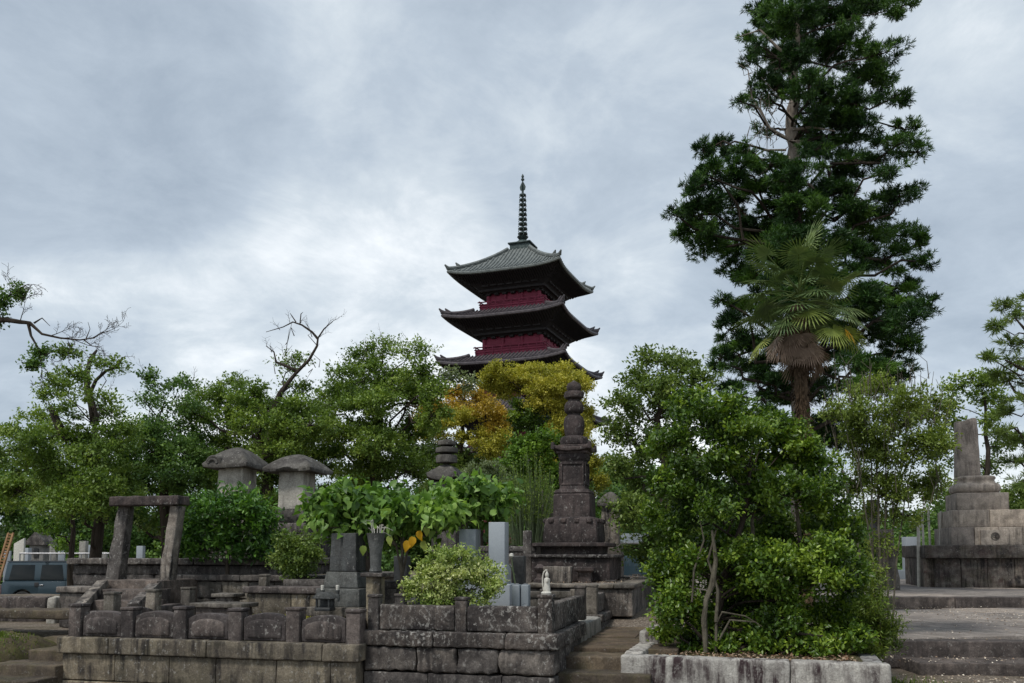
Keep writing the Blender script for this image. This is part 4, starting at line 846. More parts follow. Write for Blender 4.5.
m_.lathe([(.01, 0), (.08, 0), (.07, .04), (.01, .05)], 20, c=(gx, -.38, dz), rot=rx(R(90))); m_.rbox((gx, -.25, dz + .03), (.30, .34, .22), .08, .06, .006)
m_.build('scroll_gable', M['cap'], rf)
# stacked disc monument behind the large leaved shrub
T, rf = roofed('stone_stupa', 'grey stone stupa of stacked discs on a flared roof behind the large leaved shrub', 446.5, 16.5, 0.63, (432, 461, 482, 590, 1.0), (427, 466, 463, 478.5), 'old', 'cap', lift=.10)
k = 16.5 / F; Z = lambda py: pyz(py, 16.5) - .63
for i, (ya, yb, r_) in enumerate(((440, 446, 9.5), (447, 453.5, 11.5), (454.5, 463.5, 11))):
    m_ = MB(); m_.lathe([(r_ * k * .6, Z(yb)), (r_ * k * .96, Z(yb) + .015), (r_ * k, (Z(yb) + Z(ya)) / 2), (r_ * k * .93, Z(ya) - .02), (r_ * k * (.55 if i else .35), Z(ya))], 26); m_.build('disc', M['cap'], T)
# wooden memorial tablets behind the tower
for i, (px_, top) in enumerate(((532, 492), (535.5, 489), (539, 493), (543, 488), (547.5, 494), (552, 490))):
    Y = 17.2; c = at(px_ - 1, 545, Y); T = thing('wooden_tablet', ['leftmost narrow grey wooden grave tablet of the row beside the dark tower', 'second grey wooden grave tablet from the left in the row beside the dark tower', 'third grey wooden grave tablet from the left in the row, a little shorter', 'tallest grey wooden grave tablet, fourth in the row beside the dark tower', 'fifth grey wooden grave tablet from the left, shortest of the row', 'grey wooden grave tablet closest to the dark tower'][i], 'wooden tablet', (c.x, Y, .63), -TH, 'wooden grave tablets'); h_ = pyz(top, Y) - .63
    m_ = MB(); w_ = .033; pr = [(-w_, 0), (w_, 0), (w_, h_ - .2), (w_ * .6, h_ - .185), (w_, h_ - .17), (w_, h_ - .14), (w_ * .6, h_ - .125), (w_, h_ - .11), (w_, h_ - .06), (0, h_), (-w_, h_ - .06), (-w_, h_ - .11), (-w_ * .6, h_ - .125), (-w_, h_ - .14), (-w_, h_ - .17), (-w_ * .6, h_ - .185), (-w_, h_ - .2)]
    m_.prism(pr, -.008, .008); m_.build('board', M['wood_grey'], T)
# low dark fence rows between the plots
def lowfence(label, pxa, pxb, Y, ytop, ypost, posts, mat='old', zb=.63, wall=0.0):
    a = at(pxa, ytop, Y); T = thing('stone_fence', label, 'fence', (a.x, Y, zb), -TH * .3); k = Y / F; W = (pxb - pxa) * k; h_ = a.z - zb
    m_ = MB(); m_.rbox((W / 2, 0, h_ - .05), (W, .14, .10), .015, .15, .008); m_.build('fence_rail', M[mat], T)
    m_ = MB(); block_row(m_, 0, W, -.05, 0, h_ - .10, .6, .12, amp=.01); m_.build('base_wall', M[mat], T)
    for p_ in posts: hp = pyz(ypost, Y) - zb; m_ = MB(); m_.rbox(((p_ - pxa) * k, -.0, hp / 2), (.15, .16, hp), .015, .1, .006); m_.build('fence_post', M[mat], T)
lowfence('dark stone fence rail just left of the dark memorial tower', 436, 536, 15.2, 546, 531, (452, 527.5))
lowfence('low mossy stone curb with a dark cap behind the mossy vase pillar', 381, 412, 11.8, 581, 578, ())
lowfence('lower dark stone wall at the foot of the tower platform', 524, 596, 12.9, 591, 589, (545, 575), 'old_pale')
for (px_, y0, y1, w_, Y, lab) in ((402, 556, 582, 14, 12.8, 'black polished gravestone in the shade under the large leaves'), (414, 577, 603, 9, 10.9, 'narrow dark upright slab against the variegated bush'), (519, 556, 592, 12, 12.4, 'black upright stone in the shade beside the tall pale gravestone')):
    c = at(px_, y1, Y); T = thing('gravestone', lab, 'gravestone', (c.x, Y, .66), -TH); k = Y / F; h_ = pyz(y0, Y) - .66
    m_ = MB(); m_.rbox((0, 0, h_ / 2), (w_ * k, .16, h_), .01, .2); m_.build('headstone', M['black' if px_ != 414 else 'grey'], T); m_ = MB(); m_.rbox((0, 0, .05), (w_ * k * 1.5, .26, .1), .01, .2); m_.build('base', M['grey'], T)
# ------------------------------------------------------------------ big tomb on the right
def tomb():
    Y = 26.6; k = Y / F; z0 = .572; cxp = 986; c = at(cxp, 580, Y); TH2 = TH
    T = thing('tomb_monument', 'tall pale stone tomb of stepped tiers with an upright stele on a dark streaked base', 'tomb', (c.x, Y, z0), -TH2); Z = lambda py: pyz(py, Y) - z0
    D = 3.1
    m_ = MB(); z = Z(558); nb = 5
    W = 3.5
    for i in range(nb): m_.rbox((-W / 2 + W * (i + .5) / nb, -D / 2 + .15, z / 2 - .02), (W / nb - .012, .34, z + .04), .015, .2, .006)
    for sx in (-1, 1):
        for i in range(4): m_.rbox((sx * (W / 2 + .11), -D / 2 + .5 + .72 * i, z / 2 - .02), (.30, .70, z + .04), .015, .2, .006)
    m_.rbox((0, .1, z / 2 - .03), (W, D - .4, z), .01, .5); m_.build('base', M['tombdark'], T)
    m_ = MB(); m_.rbox((.38, -D / 2 - .045, .14), (.60, .06, .24), .01, .2); m_.rbox((.38, -D / 2 - .085, .14), (.44, .05, .15), .01, .2); m_.build('vent_stone', M['tombdark'], T)
    m_ = MB(); m_.rbox((0.02, 0, (Z(545.5) + z) / 2), (W + .62, D + .4, Z(545.5) - z), .03, .2, .012); m_.build('base_slab', M['tombdark'], T)
    cc = 0
    for nm, x0, x1, ya, yb, nblk in (('lower_tier', 940.5, 1038, 528, 545.5, 4), ('middle_tier', 945, 1021, 511, 528, 2), ('upper_tier', 952.5, 1007, 494, 511, 1)):
        m_ = MB(); ww = (x1 - x0) * k * .86; off = ((x0 + x1) / 2 - cxp) * k
        for i in range(nblk): m_.rbox((off - ww / 2 + ww * (i + .5) / nblk, 0, (Z(ya) + Z(yb)) / 2), (ww / nblk - .01, min(ww, 2.2), Z(ya) - Z(yb) - .006), .02, .2, .006)
        m_.build(nm, M['tomb'], T)
    m_ = MB(); m_.rbox((-.02, -1.08 - .06, (Z(531) + Z(545)) / 2), (.75, .12, Z(530.5) - Z(545)), .015, .2, .004); cp = m_.build('crest_panel', M['tomb'], T)
    m_ = MB(); m_.lathe([(.09, 0), (.12, 0), (.12, .012), (.09, .012), (.09, 0)], 24, rot=rx(R(90)), c=(-.02, -1.2, Z(537)))
    for a in range(3): m_.rbox((-.02 + .04 * math.cos(a * 2.09 + 1.57), -1.206, Z(537) + .04 * math.sin(a * 2.09 + 1.57)), (.05, .014, .05), .006, .1)
    m_.build('crest', M['tombdark'], cp)
    off = (978.5 - cxp) * k; m_ = MB(); m_.lathe([(19 * k, Z(494)), (21 * k, Z(491.5)), (21.3 * k, Z(488)), (20 * k, Z(485)), (17 * k, Z(483.5)), (16.3 * k, Z(481)), (17.6 * k, Z(479)), (16.6 * k, Z(477)), (14 * k, Z(476.5))], 44, 4.5, c=(off, 0, 0)); m_.build('round_moulding', M['tomb'], T, angle=70)
    off = (972.5 - cxp) * k; m_ = MB()
    def wp(P): P = P.copy(); kk = P[:, 2] > .7; P[:, 2] = np.where(kk, P[:, 2] + .05 * np.sin(P[:, 0] * 9), P[:, 2]); return P
    m_.rbox((off, 0, (Z(420) + Z(477)) / 2), (.66, .48, Z(420) - Z(477)), .03, .1, .014, taper=.86, warp=wp, fr=5); m_.build('stele', M['tomb'], T)
tomb()
# pieces between the slender tree and the tomb
Y = 24.0; c = at(887, 590, Y); T = thing('stone_pedestal', 'flared pale stone pedestal topped by a block, behind the slender tree', 'pedestal', (c.x, Y, .572), -TH); k = Y / F; Z = lambda py: pyz(py, Y) - .572
m_ = MB(); m_.lathe([(11 * k, 0), (11 * k, Z(578)), (8 * k, Z(562)), (8.5 * k, Z(553)), (11 * k, Z(550)), (11 * k, Z(547))], 36, 8); m_.build('foot', M['old_pale'], T)
m_ = MB(); m_.rbox((-.12, 0, Z(538)), (.62, .4, Z(530) - Z(547)), .02, .1, .008); m_.build('block', M['old_pale'], T)
m_ = MB(); m_.rbox((-.30, 0, Z(515)), (.3, .3, Z(500) - Z(530)), .02, .1, .008); m_.build('upper_block', M['grey'], T)
Y = 33; c = at(911, 590, Y); T = thing('gravestone', 'distant pale blue grey gravestone seen through the gap left of the tomb', 'gravestone', (c.x, Y, .57), 0); m_ = MB(); m_.rbox((0, 0, .95), (.42, .4, 1.3), .01, .5); m_.build('headstone', M['granite'], T); m_ = MB(); m_.rbox((0, 0, .15), (.8, .7, .4), .01, .5); m_.build('base', M['granite2'], T)
for i, (px_, a, b_, lean, lab) in enumerate(((918.5, 522, 556, 0, 'short yellowish bare pole in the gap left of the tomb'), (925, 512, 556, -3, 'white thin leaning pole nearest the yellowish pole by the tomb'), (932, 508, 548, -4, 'white thin pole in the middle of the leaning group by the tomb'), (938, 511, 545, 3, 'white thin pole touching the tomb tiers'))):
    Y = 26.0 + .4 * i; T = thing('pole', lab, 'pole', tuple(at(px_, b_, Y)), 0, 'poles left of the tomb'); m_ = MB(); A = at(px_, 575, Y); A.z = .572; m_.tube([A, at(px_ + lean, a, Y)], .035 if i else .05, 8); m_.build('shaft', M['pole'], T, tuple(at(px_, b_, Y)))
# ------------------------------------------------------------------ planter
PL = (1.15, 9.35, 0); TP = R(17)
T = thing('stone_planter', 'long low planter wall of white mottled granite with black runs around the large shrub', 'planter', PL, -TP)
m_ = MB(); Lp = 2.66
for a, b_ in ((0.0, 1.72), (1.725, Lp)): m_.rbox(((a + b_) / 2, 0.10, 0.22), (b_ - a, 0.20, 0.57), .03, .06, .007, fr=12)
m_.build('front_wall', M['planter'], T)
m_ = MB(); m_.rbox((0.10, 0.20 + .55, 0.235), (0.20, 1.08, 0.57), .03, .06, .007, fr=12); m_.rbox((0.13, 1.30 + .5, 0.34), (0.26, 0.98, 0.62), .035, .06, .009, fr=12); m_.rbox((0.13, 2.8, 0.25), (0.24, 1.0, 0.57), .03, .08, .009); m_.build('side_wall', M['planter'], T)
m_ = MB(); m_.rbox((Lp - .1, 0.2 + .9, 0.2), (0.2, 1.8, 0.5), .03, .1, .008); m_.rbox((Lp / 2, 3.2, 0.2), (Lp, 0.2, 0.5), .03, .1, .008); m_.build('rear_wall', M['planter'], T)
m_ = MB(); m_.rbox((Lp / 2, 1.7, 0.18), (Lp - .38, 2.95, 0.52), .02, .08, .03, fr=7); m_.build('soil', M['moss'], T)
# ------------------------------------------------------------------ left background pieces
def car():
    Y = 30; x0 = at(1, 600, Y).x; g0 = -.42; T = thing('parked_car', 'teal blue boxy car parked beyond the low wall at the left edge, dark windows', 'car', (x0 + 1.7, Y + .75, g0 + .0), 0)
    def outline(): 
        o = [(-1.68, .32)]
        def arch(cx_): return [(cx_ + .40 * math.cos(a), .32 + .42 * max(0, math.sin(a))) for a in np.linspace(math.pi, 0, 12)]
        o += arch(-1.0) + arch(1.08); o += [(1.70, .32), (1.74, .55), (1.72, .82), (1.66, .93), (.95, 1.02), (-1.66, 1.02), (-1.74, .9), (-1.74, .5)]; return o
    m_ = MB(); m_.prism(outline(), -.74, .74); bd = m_.build('body', M['paint'], T, bevel=.045)
    m_ = MB()
    def wp(P): P = P.copy(); kz = (P[:, 2] + .34) / .68; P[:, 1] *= 1 - .13 * kz; fx = P[:, 0] > .3; P[:, 0] = np.where(fx, P[:, 0] - .38 * kz, P[:, 0] + .07 * kz); return P
    m_.rbox((-.37, 0, 1.35), (2.66, 1.40, .68), .07, .3, warp=wp); m_.build('cabin', M['paint'], T, angle=60)
    def win(xa, xb, xc, xd, name='side_window', y=-1, za=1.06, zb=1.58):
        m_ = MB(); ya = -.70 + .13 * .70 * ((za - 1.01) / .68) - .006; yb_ = -.70 + .13 * .70 * ((zb - 1.01) / .68) - .006
        V = [(xa, ya * 1, za), (xb, ya, za), (xc, yb_, zb), (xd, yb_, zb)]; V2 = [(a, b + .03, c_) for a, b, c_ in V]; VV = [(a, b * (1 if y < 0 else -1), c_) for a, b, c_ in V + V2]
        m_.add(VV, [(0, 1, 2, 3), (4, 5, 6, 7)[::-1], (0, 4, 5, 1), (1, 5, 6, 2), (2, 6, 7, 3), (3, 7, 4, 0)]); m_.build(name, M['glass'], T, bevel=.01)
    for y in (-1, 1): win(-1.50, -.62, -.64, -1.42, y=y); win(-.42, .40, .30, -.40, y=y); win(.50, .88, .60, .44, y=y)
    m_ = MB(); m_.add([(.99, -.60, 1.06), (.99, .60, 1.06), (.66, .53, 1.62), (.66, -.53, 1.62), (.95, -.60, 1.05), (.95, .60, 1.05), (.62, .53, 1.62), (.62, -.53, 1.62)], [(0, 1, 2, 3), (7, 6, 5, 4), (0, 4, 5, 1), (1, 5, 6, 2), (2, 6, 7, 3), (3, 7, 4, 0)]); m_.build('windscreen', M['glass'], T)
    m_ = MB(); m_.rbox((-1.665, 0, 1.33), (.03, 1.08, .46), .01, .3); m_.build('rear_window', M['glass'], T)
    for y in (-.748, .748):
        m_ = MB(); m_.rbox((.02, y, .70), (.92, .02, .60), .01, .3); dr = m_.build('door', M['paint'], T)
        m_ = MB(); m_.rbox((-.33, y * 1.03, .89), (.14, .03, .03), .01, .1); m_.build('handle', M['steel'], dr)
        m_ = MB(); m_.rbox((-1.45 + .95, y * 1.012, .91), (.15, .02, .14), .01, .1); m_.build('fuel_lid', M['trim'], T)
        m_ = MB(); m_.rbox((.85, y * 1.12, 1.13), (.1, .16, .14), .03, .1); m_.build('mirror', M['trim'], T)
        for x_ in (-1.0, 1.08):
            m_ = MB(); m_.lathe([(.14, -.10), (.30, -.10), (.335, -.07), (.335, .07), (.30, .10), (.14, .10)], 28, c=(x_, y * .88, .335), rot=rx(R(90))); wh = m_.build('wheel', M['rubber'], T)
            m_ = MB(); m_.lathe([(.03, -.07), (.19, -.085), (.20, -.105), (.17, -.06), (.05, -.05)], 20, c=(x_, y * .88, .335), rot=rx(R(90) if y < 0 else R(-90))); m_.build('rim', M['steel'], wh)
        m_ = MB(); m_.rbox((1.72, y * .8, .72), (.05, .18, .16), .02, .1); m_.build('headlight', M['steel'], T); m_ = MB(); m_.rbox((-1.74, y * .86, .75), (.04, .12, .3), .02, .1); m_.build('tail_light', M['red'], T)
    for y in (-.76, .76): m_ = MB(); m_.rbox((.04, y, .38), (1.5, .03, .12), .01, .3); m_.build('side_sill', M['trim'], T)
    for y in (-.62, .62): m_ = MB(); m_.rbox((-.45, y, 1.70), (2.3, .03, .03), .01, .3); m_.build('roof_rail', M['trim'], T)
    m_ = MB(); m_.rbox((1.74, 0, .42), (.12, 1.46, .2), .03, .2); m_.build('front_bumper', M['trim'], T); m_ = MB(); m_.rbox((-1.76, 0, .42), (.12, 1.46, .2), .03, .2); m_.build('rear_bumper', M['trim'], T)
car()
def lw(name, label, x0, x1, ya, yb, Y, mat, cat='stone wall', th=R(-5), dp=.3):
    a = at(x0, yb, Y); b_ = at(x1, yb, Y); zt = at((x0 + x1) / 2, ya, Y).z; z0 = gz(a.x, Y) - .05; T = thing(name, label, cat, (a.x, Y, z0), -th); m_ = MB()
    block_row(m_, 0, b_.x - a.x, 0, 0, zt - z0, .9, dp, r=.03, amp=.02, fr=7); m_.build('blocks', M[mat], T); return T
lw('low_wall', 'low reddish brown block wall in front of the parked car', -12, 43, 597, 612, 14.4, 'brown')
lw('stone_block', 'small pale squared stone block at the end of the low brown wall', 46, 55, 597, 612, 14.1, 'pillar', 'stone block')
# leaning wooden ladder board
T = thing('wooden_board', 'leaning slatted wooden board with punched gaps at the far left edge', 'wooden board', tuple(at(0, 590, 16))); m_ = MB(); bo = tuple(at(0, 590, 16))
A = at(-9, 600, 16); B = at(11, 533, 16.6); d = B - A
for s_ in (-1, 1): beam(m_, A + Vector((s_ * .045, 0, 0)), B + Vector((s_ * .045, 0, 0)), .035, .04, .005, 0, th=0)
m_.build('side_rail', M['rust'], T, bo); m_ = MB()
for i in range(22): q = A.lerp(B, (i + .5) / 22); m_.rbox(tuple(q), (.08, .02, .03), .004, .1)
m_.build('slats', M['rust'], T, bo)
for (px_, py0, py1, w_, Y, lab, mat, lean) in ((19, 538, 562, 10, 34, 'white upright panel stone behind the roof of the blue car', 'white', 1), (71.5, 520, 562, 0, 0, '', '', 0)):
    if not w_: continue
    c = at(px_, py1, Y); k = Y / F; T = thing('gravestone', lab, 'gravestone', (c.x, Y, -.4), 0); h_ = pyz(py0, Y) + .4; m_ = MB(); m_.prism([(-w_ * k / 2, 0), (w_ * k / 2, 0), (w_ * k / 2, h_), (-w_ * k / 2, h_ - .22)], -.06, .06); m_.build('panel', M[mat], T, bevel=.01)
def far_tomb():
    Y = 38; k = Y / F; c = at(40, 556, Y); T = thing('stone_shrine', 'small distant grey gabled stone shrine behind the blue car', 'shrine', (c.x, Y, -.4)); h = pyz(545, Y) + .4
    m_ = MB(); m_.rbox((0, 0, h / 2), (14 * k, .6, h), .02, .4); m_.build('walls', M['pillar'], T); m_ = MB(); m_.prism([(-11 * k, h), (11 * k, h), (10 * k, h + .1), (0, h + .55), (-10 * k, h + .1)], -.5, .5); m_.build('roof', M['old'], T)
    m_ = MB(); m_.rbox((0, -.31, h - .35), (.22, .04, .4), .01, .4); m_.build('door', M['black'], T)
far_tomb()
fg = [(27, 548), (54, 544), (62, 550), (84, 541), (89, 545), (95, 540), (141, 546), (104, 552), (8, 551)]
lab = ['short distant pale gravestone between white panel and shrine', 'distant slim grey gravestone just right of the stone shrine', 'low distant gravestone left of the dark slim trunk', 'distant pale pillar gravestone right of the dark slim trunk', 'second distant pale gravestone right of the dark slim trunk', 'tallest distant pale gravestone left of the gate', 'distant gravestone seen between the gate posts', 'low distant gravestone close to the left gate post', 'distant pale gravestone behind the wooden board']
for i, (px_, py_) in enumerate(fg):
    Y = 36 + (i % 3); c = at(px_, py_, Y); T = thing('gravestone', lab[i], 'gravestone', (c.x, Y, -.4), R(10 * (i % 3)), 'distant gravestones at the left'); h_ = c.z + .4; m_ = MB(); m_.rbox((0, 0, h_ / 2 + .3), (.26, .26, h_ - .6), .01, .5); m_.build('headstone', M['pillar' if i % 2 else 'granite'], T); m_ = MB(); m_.rbox((0, 0, .3), (.6, .6, .6), .02, .5); m_.build('base', M['gatepost'], T)
T = thing('handrail', 'thin pale horizontal pipe rail behind the parked car', 'handrail', (at(20, 553, 33).x, 33, -.4)); m_ = MB(); a = at(20, 553.5, 33); b_ = at(112, 553.5, 33); m_.tube([a, b_], .03, 8); m_.build('rail', M['steel'], T, (a.x, 33, -.4))
for i in range(4): q = a.lerp(b_, i / 3); m_ = MB(); m_.tube([(q.x, q.y, -.4), tuple(q)], .025, 8); m_.build('post', M['steel'], T, (a.x, 33, -.4))
# blue shed seen past the tower
Y = 30; a = at(622, 560, Y); T = thing('storage_box', 'low slate blue metal box with a pale lid rim behind the stone stele', 'storage box', (a.x + .6, Y, gz(a.x, Y)), 0); m_ = MB(); m_.rbox((0, 0, .45), (1.5, .8, 1.1), .02, .5); m_.build('box', M['paint'], T)
m_ = MB(); m_.rbox((0, 0, pyz(543, Y) - gz(a.x, Y)), (1.6, .9, .08), .02, .5); m_.build('lid', M['steel'], T); m_ = MB(); m_.rbox((0, 0.1, pyz(538, Y) - gz(a.x, Y)), (1.5, .6, .3), .02, .5); m_.build('cover', M['granite2'], T)
# ------------------------------------------------------------------ trees
def gp(px, Y): x_ = (px - 512) / F * Y; return (x_, Y, gz(x_, Y))
G1 = 'cherry trees behind the graves'
sp = dict(lai=0.9, gap=.1, limb=True)
# A: broken snag tree at the left
def exA(mb):
    Y = 22; f = [(95, 425), (92, 405), (87, 388), (87, 372), (91, 358), (97, 350)]; mb.tube([at(a, b, Y) for a, b in f], [.12, .10, .085, .07, .055, .03], 8)
    for a, b in ((88, 375), (90, 360), (96, 351), (86, 395), (100, 375), (118, 366), (122, 358), (70, 350)): twig(mb, at(a, b, Y), (rng.normal(), rng.normal() * .5, .8), .38, .009, 1)
    mb.tube([at(a, b, Y) for a, b in ((86, 402), (96, 380), (106, 371), (117, 367), (123, 357))], [.06, .045, .038, .034, .02], 7)
    mb.tube([at(a, b, Y) for a, b in ((100, 455), (112, 440), (118, 425))], [.1, .08, .05], 7); mb.tube([at(a, b, Y) for a, b in ((66, 440), (56, 420), (50, 407))], [.12, .1, .06], 7)
tree('cherry_tree', 'cherry tree with a broken dark forked snag above its crown at the far left', 'tree', gp(96, 22), [(97, 520), (100, 470), (95, 425)],
     [(75, 377, 22, 10, dict(lai=1.1)), (105, 366, 24, 9, dict(lai=.9)), (68, 352, 16, 5, dict(lai=.9)), (98, 398, 28, 9, dict(lai=1.2)), (60, 382, 18, 8, dict(lai=.9)), (110, 412, 16, 7, dict(lai=.8)), (70, 412, 24, 9, dict(lai=.9)),
      (40, 415, 20, 8, dict(lai=.8)), (25, 436, 34, 14), (75, 445, 36, 18), (118, 440, 34, 16), (45, 470, 42, 24), (100, 478, 42, 24), (20, 492, 36, 20), (68, 505, 36, 16), (92, 455, 26, 16, dict(dy=-1.6)), (98, 485, 30, 16, dict(dy=-1.8)), (85, 510, 30, 12, dict(dy=-1.6)), (50, 395, 20, 8, dict(lai=1.0)), (10, 455, 30, 16), (50, 440, 30, 14), (122, 500, 26, 14, dict(dy=-1))], 22, group=G1, tops=9, r0=.17, extra=exA, lai=2.6, spread=1.5, nsub=16)
tree('cherry_tree', 'small leafy cherry tree right of the broken snag, above the stone gate', 'tree', gp(168, 24), [(166, 510), (160, 460), (155, 430)],
     [(150, 402, 20, 9, dict(lai=1.2)), (166, 388, 20, 7, dict(lai=1.0)), (185, 384, 16, 7, dict(lai=1.0)), (147, 378, 9, 9, dict(lai=.9)), (180, 405, 26, 10, dict(lai=1.4)), (152, 425, 26, 12, dict(lai=1.8)), (190, 424, 24, 10, dict(lai=1.6)), (150, 452, 34, 18), (185, 452, 30, 18), (150, 485, 36, 20), (190, 490, 30, 22), (120, 515, 26, 18), (165, 520, 26, 16, dict(mat='lf_mid')), (165, 435, 28, 14, dict(dy=-1.4)), (168, 470, 30, 16, dict(dy=-1.5)), (195, 445, 28, 16), (135, 440, 28, 16), (140, 470, 30, 18)], 24, group=G1, tops=7, r0=.18, lai=2.6, spread=1.5, leaf='lf_cherry_dark')
def exB(mb):
    Y = 25; mb.tube([at(a, b, Y) for a, b in ((284, 388), (296, 373), (309, 360), (317, 346), (318, 338), (324, 329), (333, 321))], [.065, .05, .042, .036, .028, .02, .009], 8)
    for a, b, dx in ((333, 321, .5), (326, 328, .2), (318, 338, .5), (310, 331, -.4), (300, 324, .1), (290, 324, -.5), (280, 330, -.8), (300, 368, .6), (275, 355, -.5), (268, 347, -.6), (290, 368, -.3)): twig(mb, at(a, b, Y), (dx, rng.normal() * .4, .8), .36, .009, 1)
    mb.tube([at(a, b, Y) for a, b in ((318, 339), (312, 332), (302, 325), (293, 322), (283, 327), (266, 332))], [.04, .032, .026, .02, .015, .008], 6)
    mb.tube([at(a, b, Y) for a, b in ((296, 322), (292, 316), (290, 313))], [.02, .015, .006], 5); mb.tube([at(a, b, Y) for a, b in ((300, 324), (301, 314), (303, 312))], [.02, .015, .006], 5)
    mb.tube([at(a, b, Y) for a, b in ((297, 371), (286, 366), (276, 362), (274, 352), (266, 346))], [.05, .045, .035, .02, .008], 6)
    for _ in range(14):
        a, b_ = random.uniform(268, 320), random.uniform(335, 375); q = at(a, b_, Y); mb.tube([q, jit(q + Vector((0, 0, .2)), .12), jit(q + Vector((0, 0, .4)), .2)], [.015, .01, .004], 4)
tree('cherry_tree', 'cherry tree with one bare forked branch rising high above its crown', 'tree', gp(262, 25), [(262, 520), (268, 450), (276, 405), (284, 388)],
     [(230, 384, 28, 9, dict(lai=1.8)), (205, 398, 24, 10, dict(lai=1.6)), (250, 396, 30, 14), (218, 420, 32, 16), (270, 408, 30, 14), (296, 388, 18, 8, dict(lai=1.1)), (292, 362, 20, 12, dict(lai=.7)), (300, 408, 26, 14), (205, 448, 30, 20), (248, 440, 36, 20), (290, 438, 34, 20), (225, 475, 36, 22), (275, 470, 36, 22), (250, 505, 40, 22), (262, 425, 30, 16, dict(dy=-1.6)), (270, 455, 32, 16, dict(dy=-1.7)), (190, 412, 24, 12), (230, 402, 30, 14), (310, 425, 28, 16), (308, 450, 26, 18)], 25, group=G1, tops=9, r0=.25, extra=exB, lai=2.6, spread=1.6, nsub=17)
tree('cherry_tree', 'broad cherry tree with the highest crown, standing between the bare branch and the pagoda', 'tree', gp(372, 26), [(372, 520), (376, 450), (378, 400)],
     [(384, 347, 24, 10, dict(lai=1.9)), (362, 356, 22, 9, dict(lai=1.7)), (410, 352, 24, 11, dict(lai=1.9)), (345, 374, 22, 10, dict(lai=1.8)), (380, 372, 34, 16), (420, 374, 24, 14), (330, 400, 28, 14), (365, 402, 34, 18), (402, 400, 28, 18), (340, 430, 32, 18), (380, 438, 36, 20), (418, 435, 24, 22), (325, 458, 28, 22), (365, 472, 36, 22), (405, 472, 30, 22), (340, 500, 38, 18), (430, 395, 14, 14), (374, 405, 30, 16, dict(dy=-1.7)), (376, 445, 32, 18, dict(dy=-1.7)), (345, 388, 30, 14), (318, 415, 28, 16), (400, 385, 30, 16), (432, 418, 18, 18), (452, 376, 16, 8, dict(lai=1.4, mat='lf_grey')), (468, 384, 14, 9, dict(lai=1.4, mat='lf_grey')), (438, 388, 14, 10), (425, 460, 24, 22)], 26, group=G1, tops=8, r0=.27, lai=2.7, spread=1.6, nsub=17)
def exD(mb):
    Y = 14; mb.tube([at(a, b, Y) for a, b in ((-70, 400), (-30, 330), (-8, 320), (8, 320), (20, 322), (30, 323), (42, 334), (60, 338), (80, 340), (94, 338), (103, 332))], [.16, .10, .055, .042, .036, .03, .02, .016, .012, .009, .004], 7)
    for a, b, dx, dz in ((50, 336, .5, .4), (62, 338, .8, .1), (75, 340, .5, -.5), (90, 339, .8, .3), (100, 334, .7, .3), (36, 345, .3, -.6), (40, 358, .2, -.8), (20, 322, .2, .8), (5, 305, .6, .5), (22, 288, .7, .3)): twig(mb, at(a, b, Y), (dx, rng.normal() * .3, dz), .42, .008, 2)
    mb.tube([at(a, b, Y) for a, b in ((28, 323), (31, 336), (38, 348), (42, 358), (38, 366), (34, 360))], [.03, .02, .016, .012, .008, .004], 5); mb.tube([at(a, b, Y) for a, b in ((34, 323), (42, 318), (50, 326))], [.018, .01, .004], 5)
    mb.tube([at(a, b, Y) for a, b in ((84, 340), (92, 346), (102, 347))], [.012, .008, .004], 5); mb.tube([at(a, b, Y) for a, b in ((40, 357), (50, 353), (54, 352))], [.01, .006, .003], 5)
    mb.tube([at(a, b, Y) for a, b in ((-10, 320), (2, 302), (14, 292), (28, 284))], [.035, .02, .012, .004], 5); mb.tube([at(a, b, Y) for a, b in ((86, 339), (90, 329), (88, 322))], [.01, .006, .003], 4)
tree('cherry_tree', 'cherry branch with sparse leaves reaching in from the left edge over the sky', 'tree', gp(-75, 14), [(-74, 520), (-72, 400)],
     [(3, 300, 14, 9, dict(lai=1.1, limb=False)), (18, 293, 10, 5, dict(lai=1.0, limb=False)), (-6, 320, 10, 10, dict(lai=1.2, limb=False)), (-30, 290, 25, 20), (-70, 330, 40, 40), (-60, 270, 40, 30), (42, 352, 8, 4, dict(lai=.6, limb=False)), (32, 364, 7, 4, dict(lai=.6, limb=False))], 14, r0=.2, extra=exD, lai=2.2, leaf='lf_cherry_dark', spread=.1, ln=.055, wd=.033, dr=.5, subtw=False)
tree('young_tree', 'slim dark trunked young tree behind the blue car', 'tree', gp(72, 29), [(72, 560), (73, 520), (71, 470)],
     [(60, 470, 26, 12), (84, 462, 22, 12), (72, 485, 26, 12), (50, 500, 20, 12), (92, 500, 16, 12), (48, 528, 16, 8, dict(mat='lf_bright', lai=1.4)), (64, 545, 12, 8, dict(mat='lf_bright', lai=1.2))], 29, r0=.13, lai=2, leaf='lf_cherry')
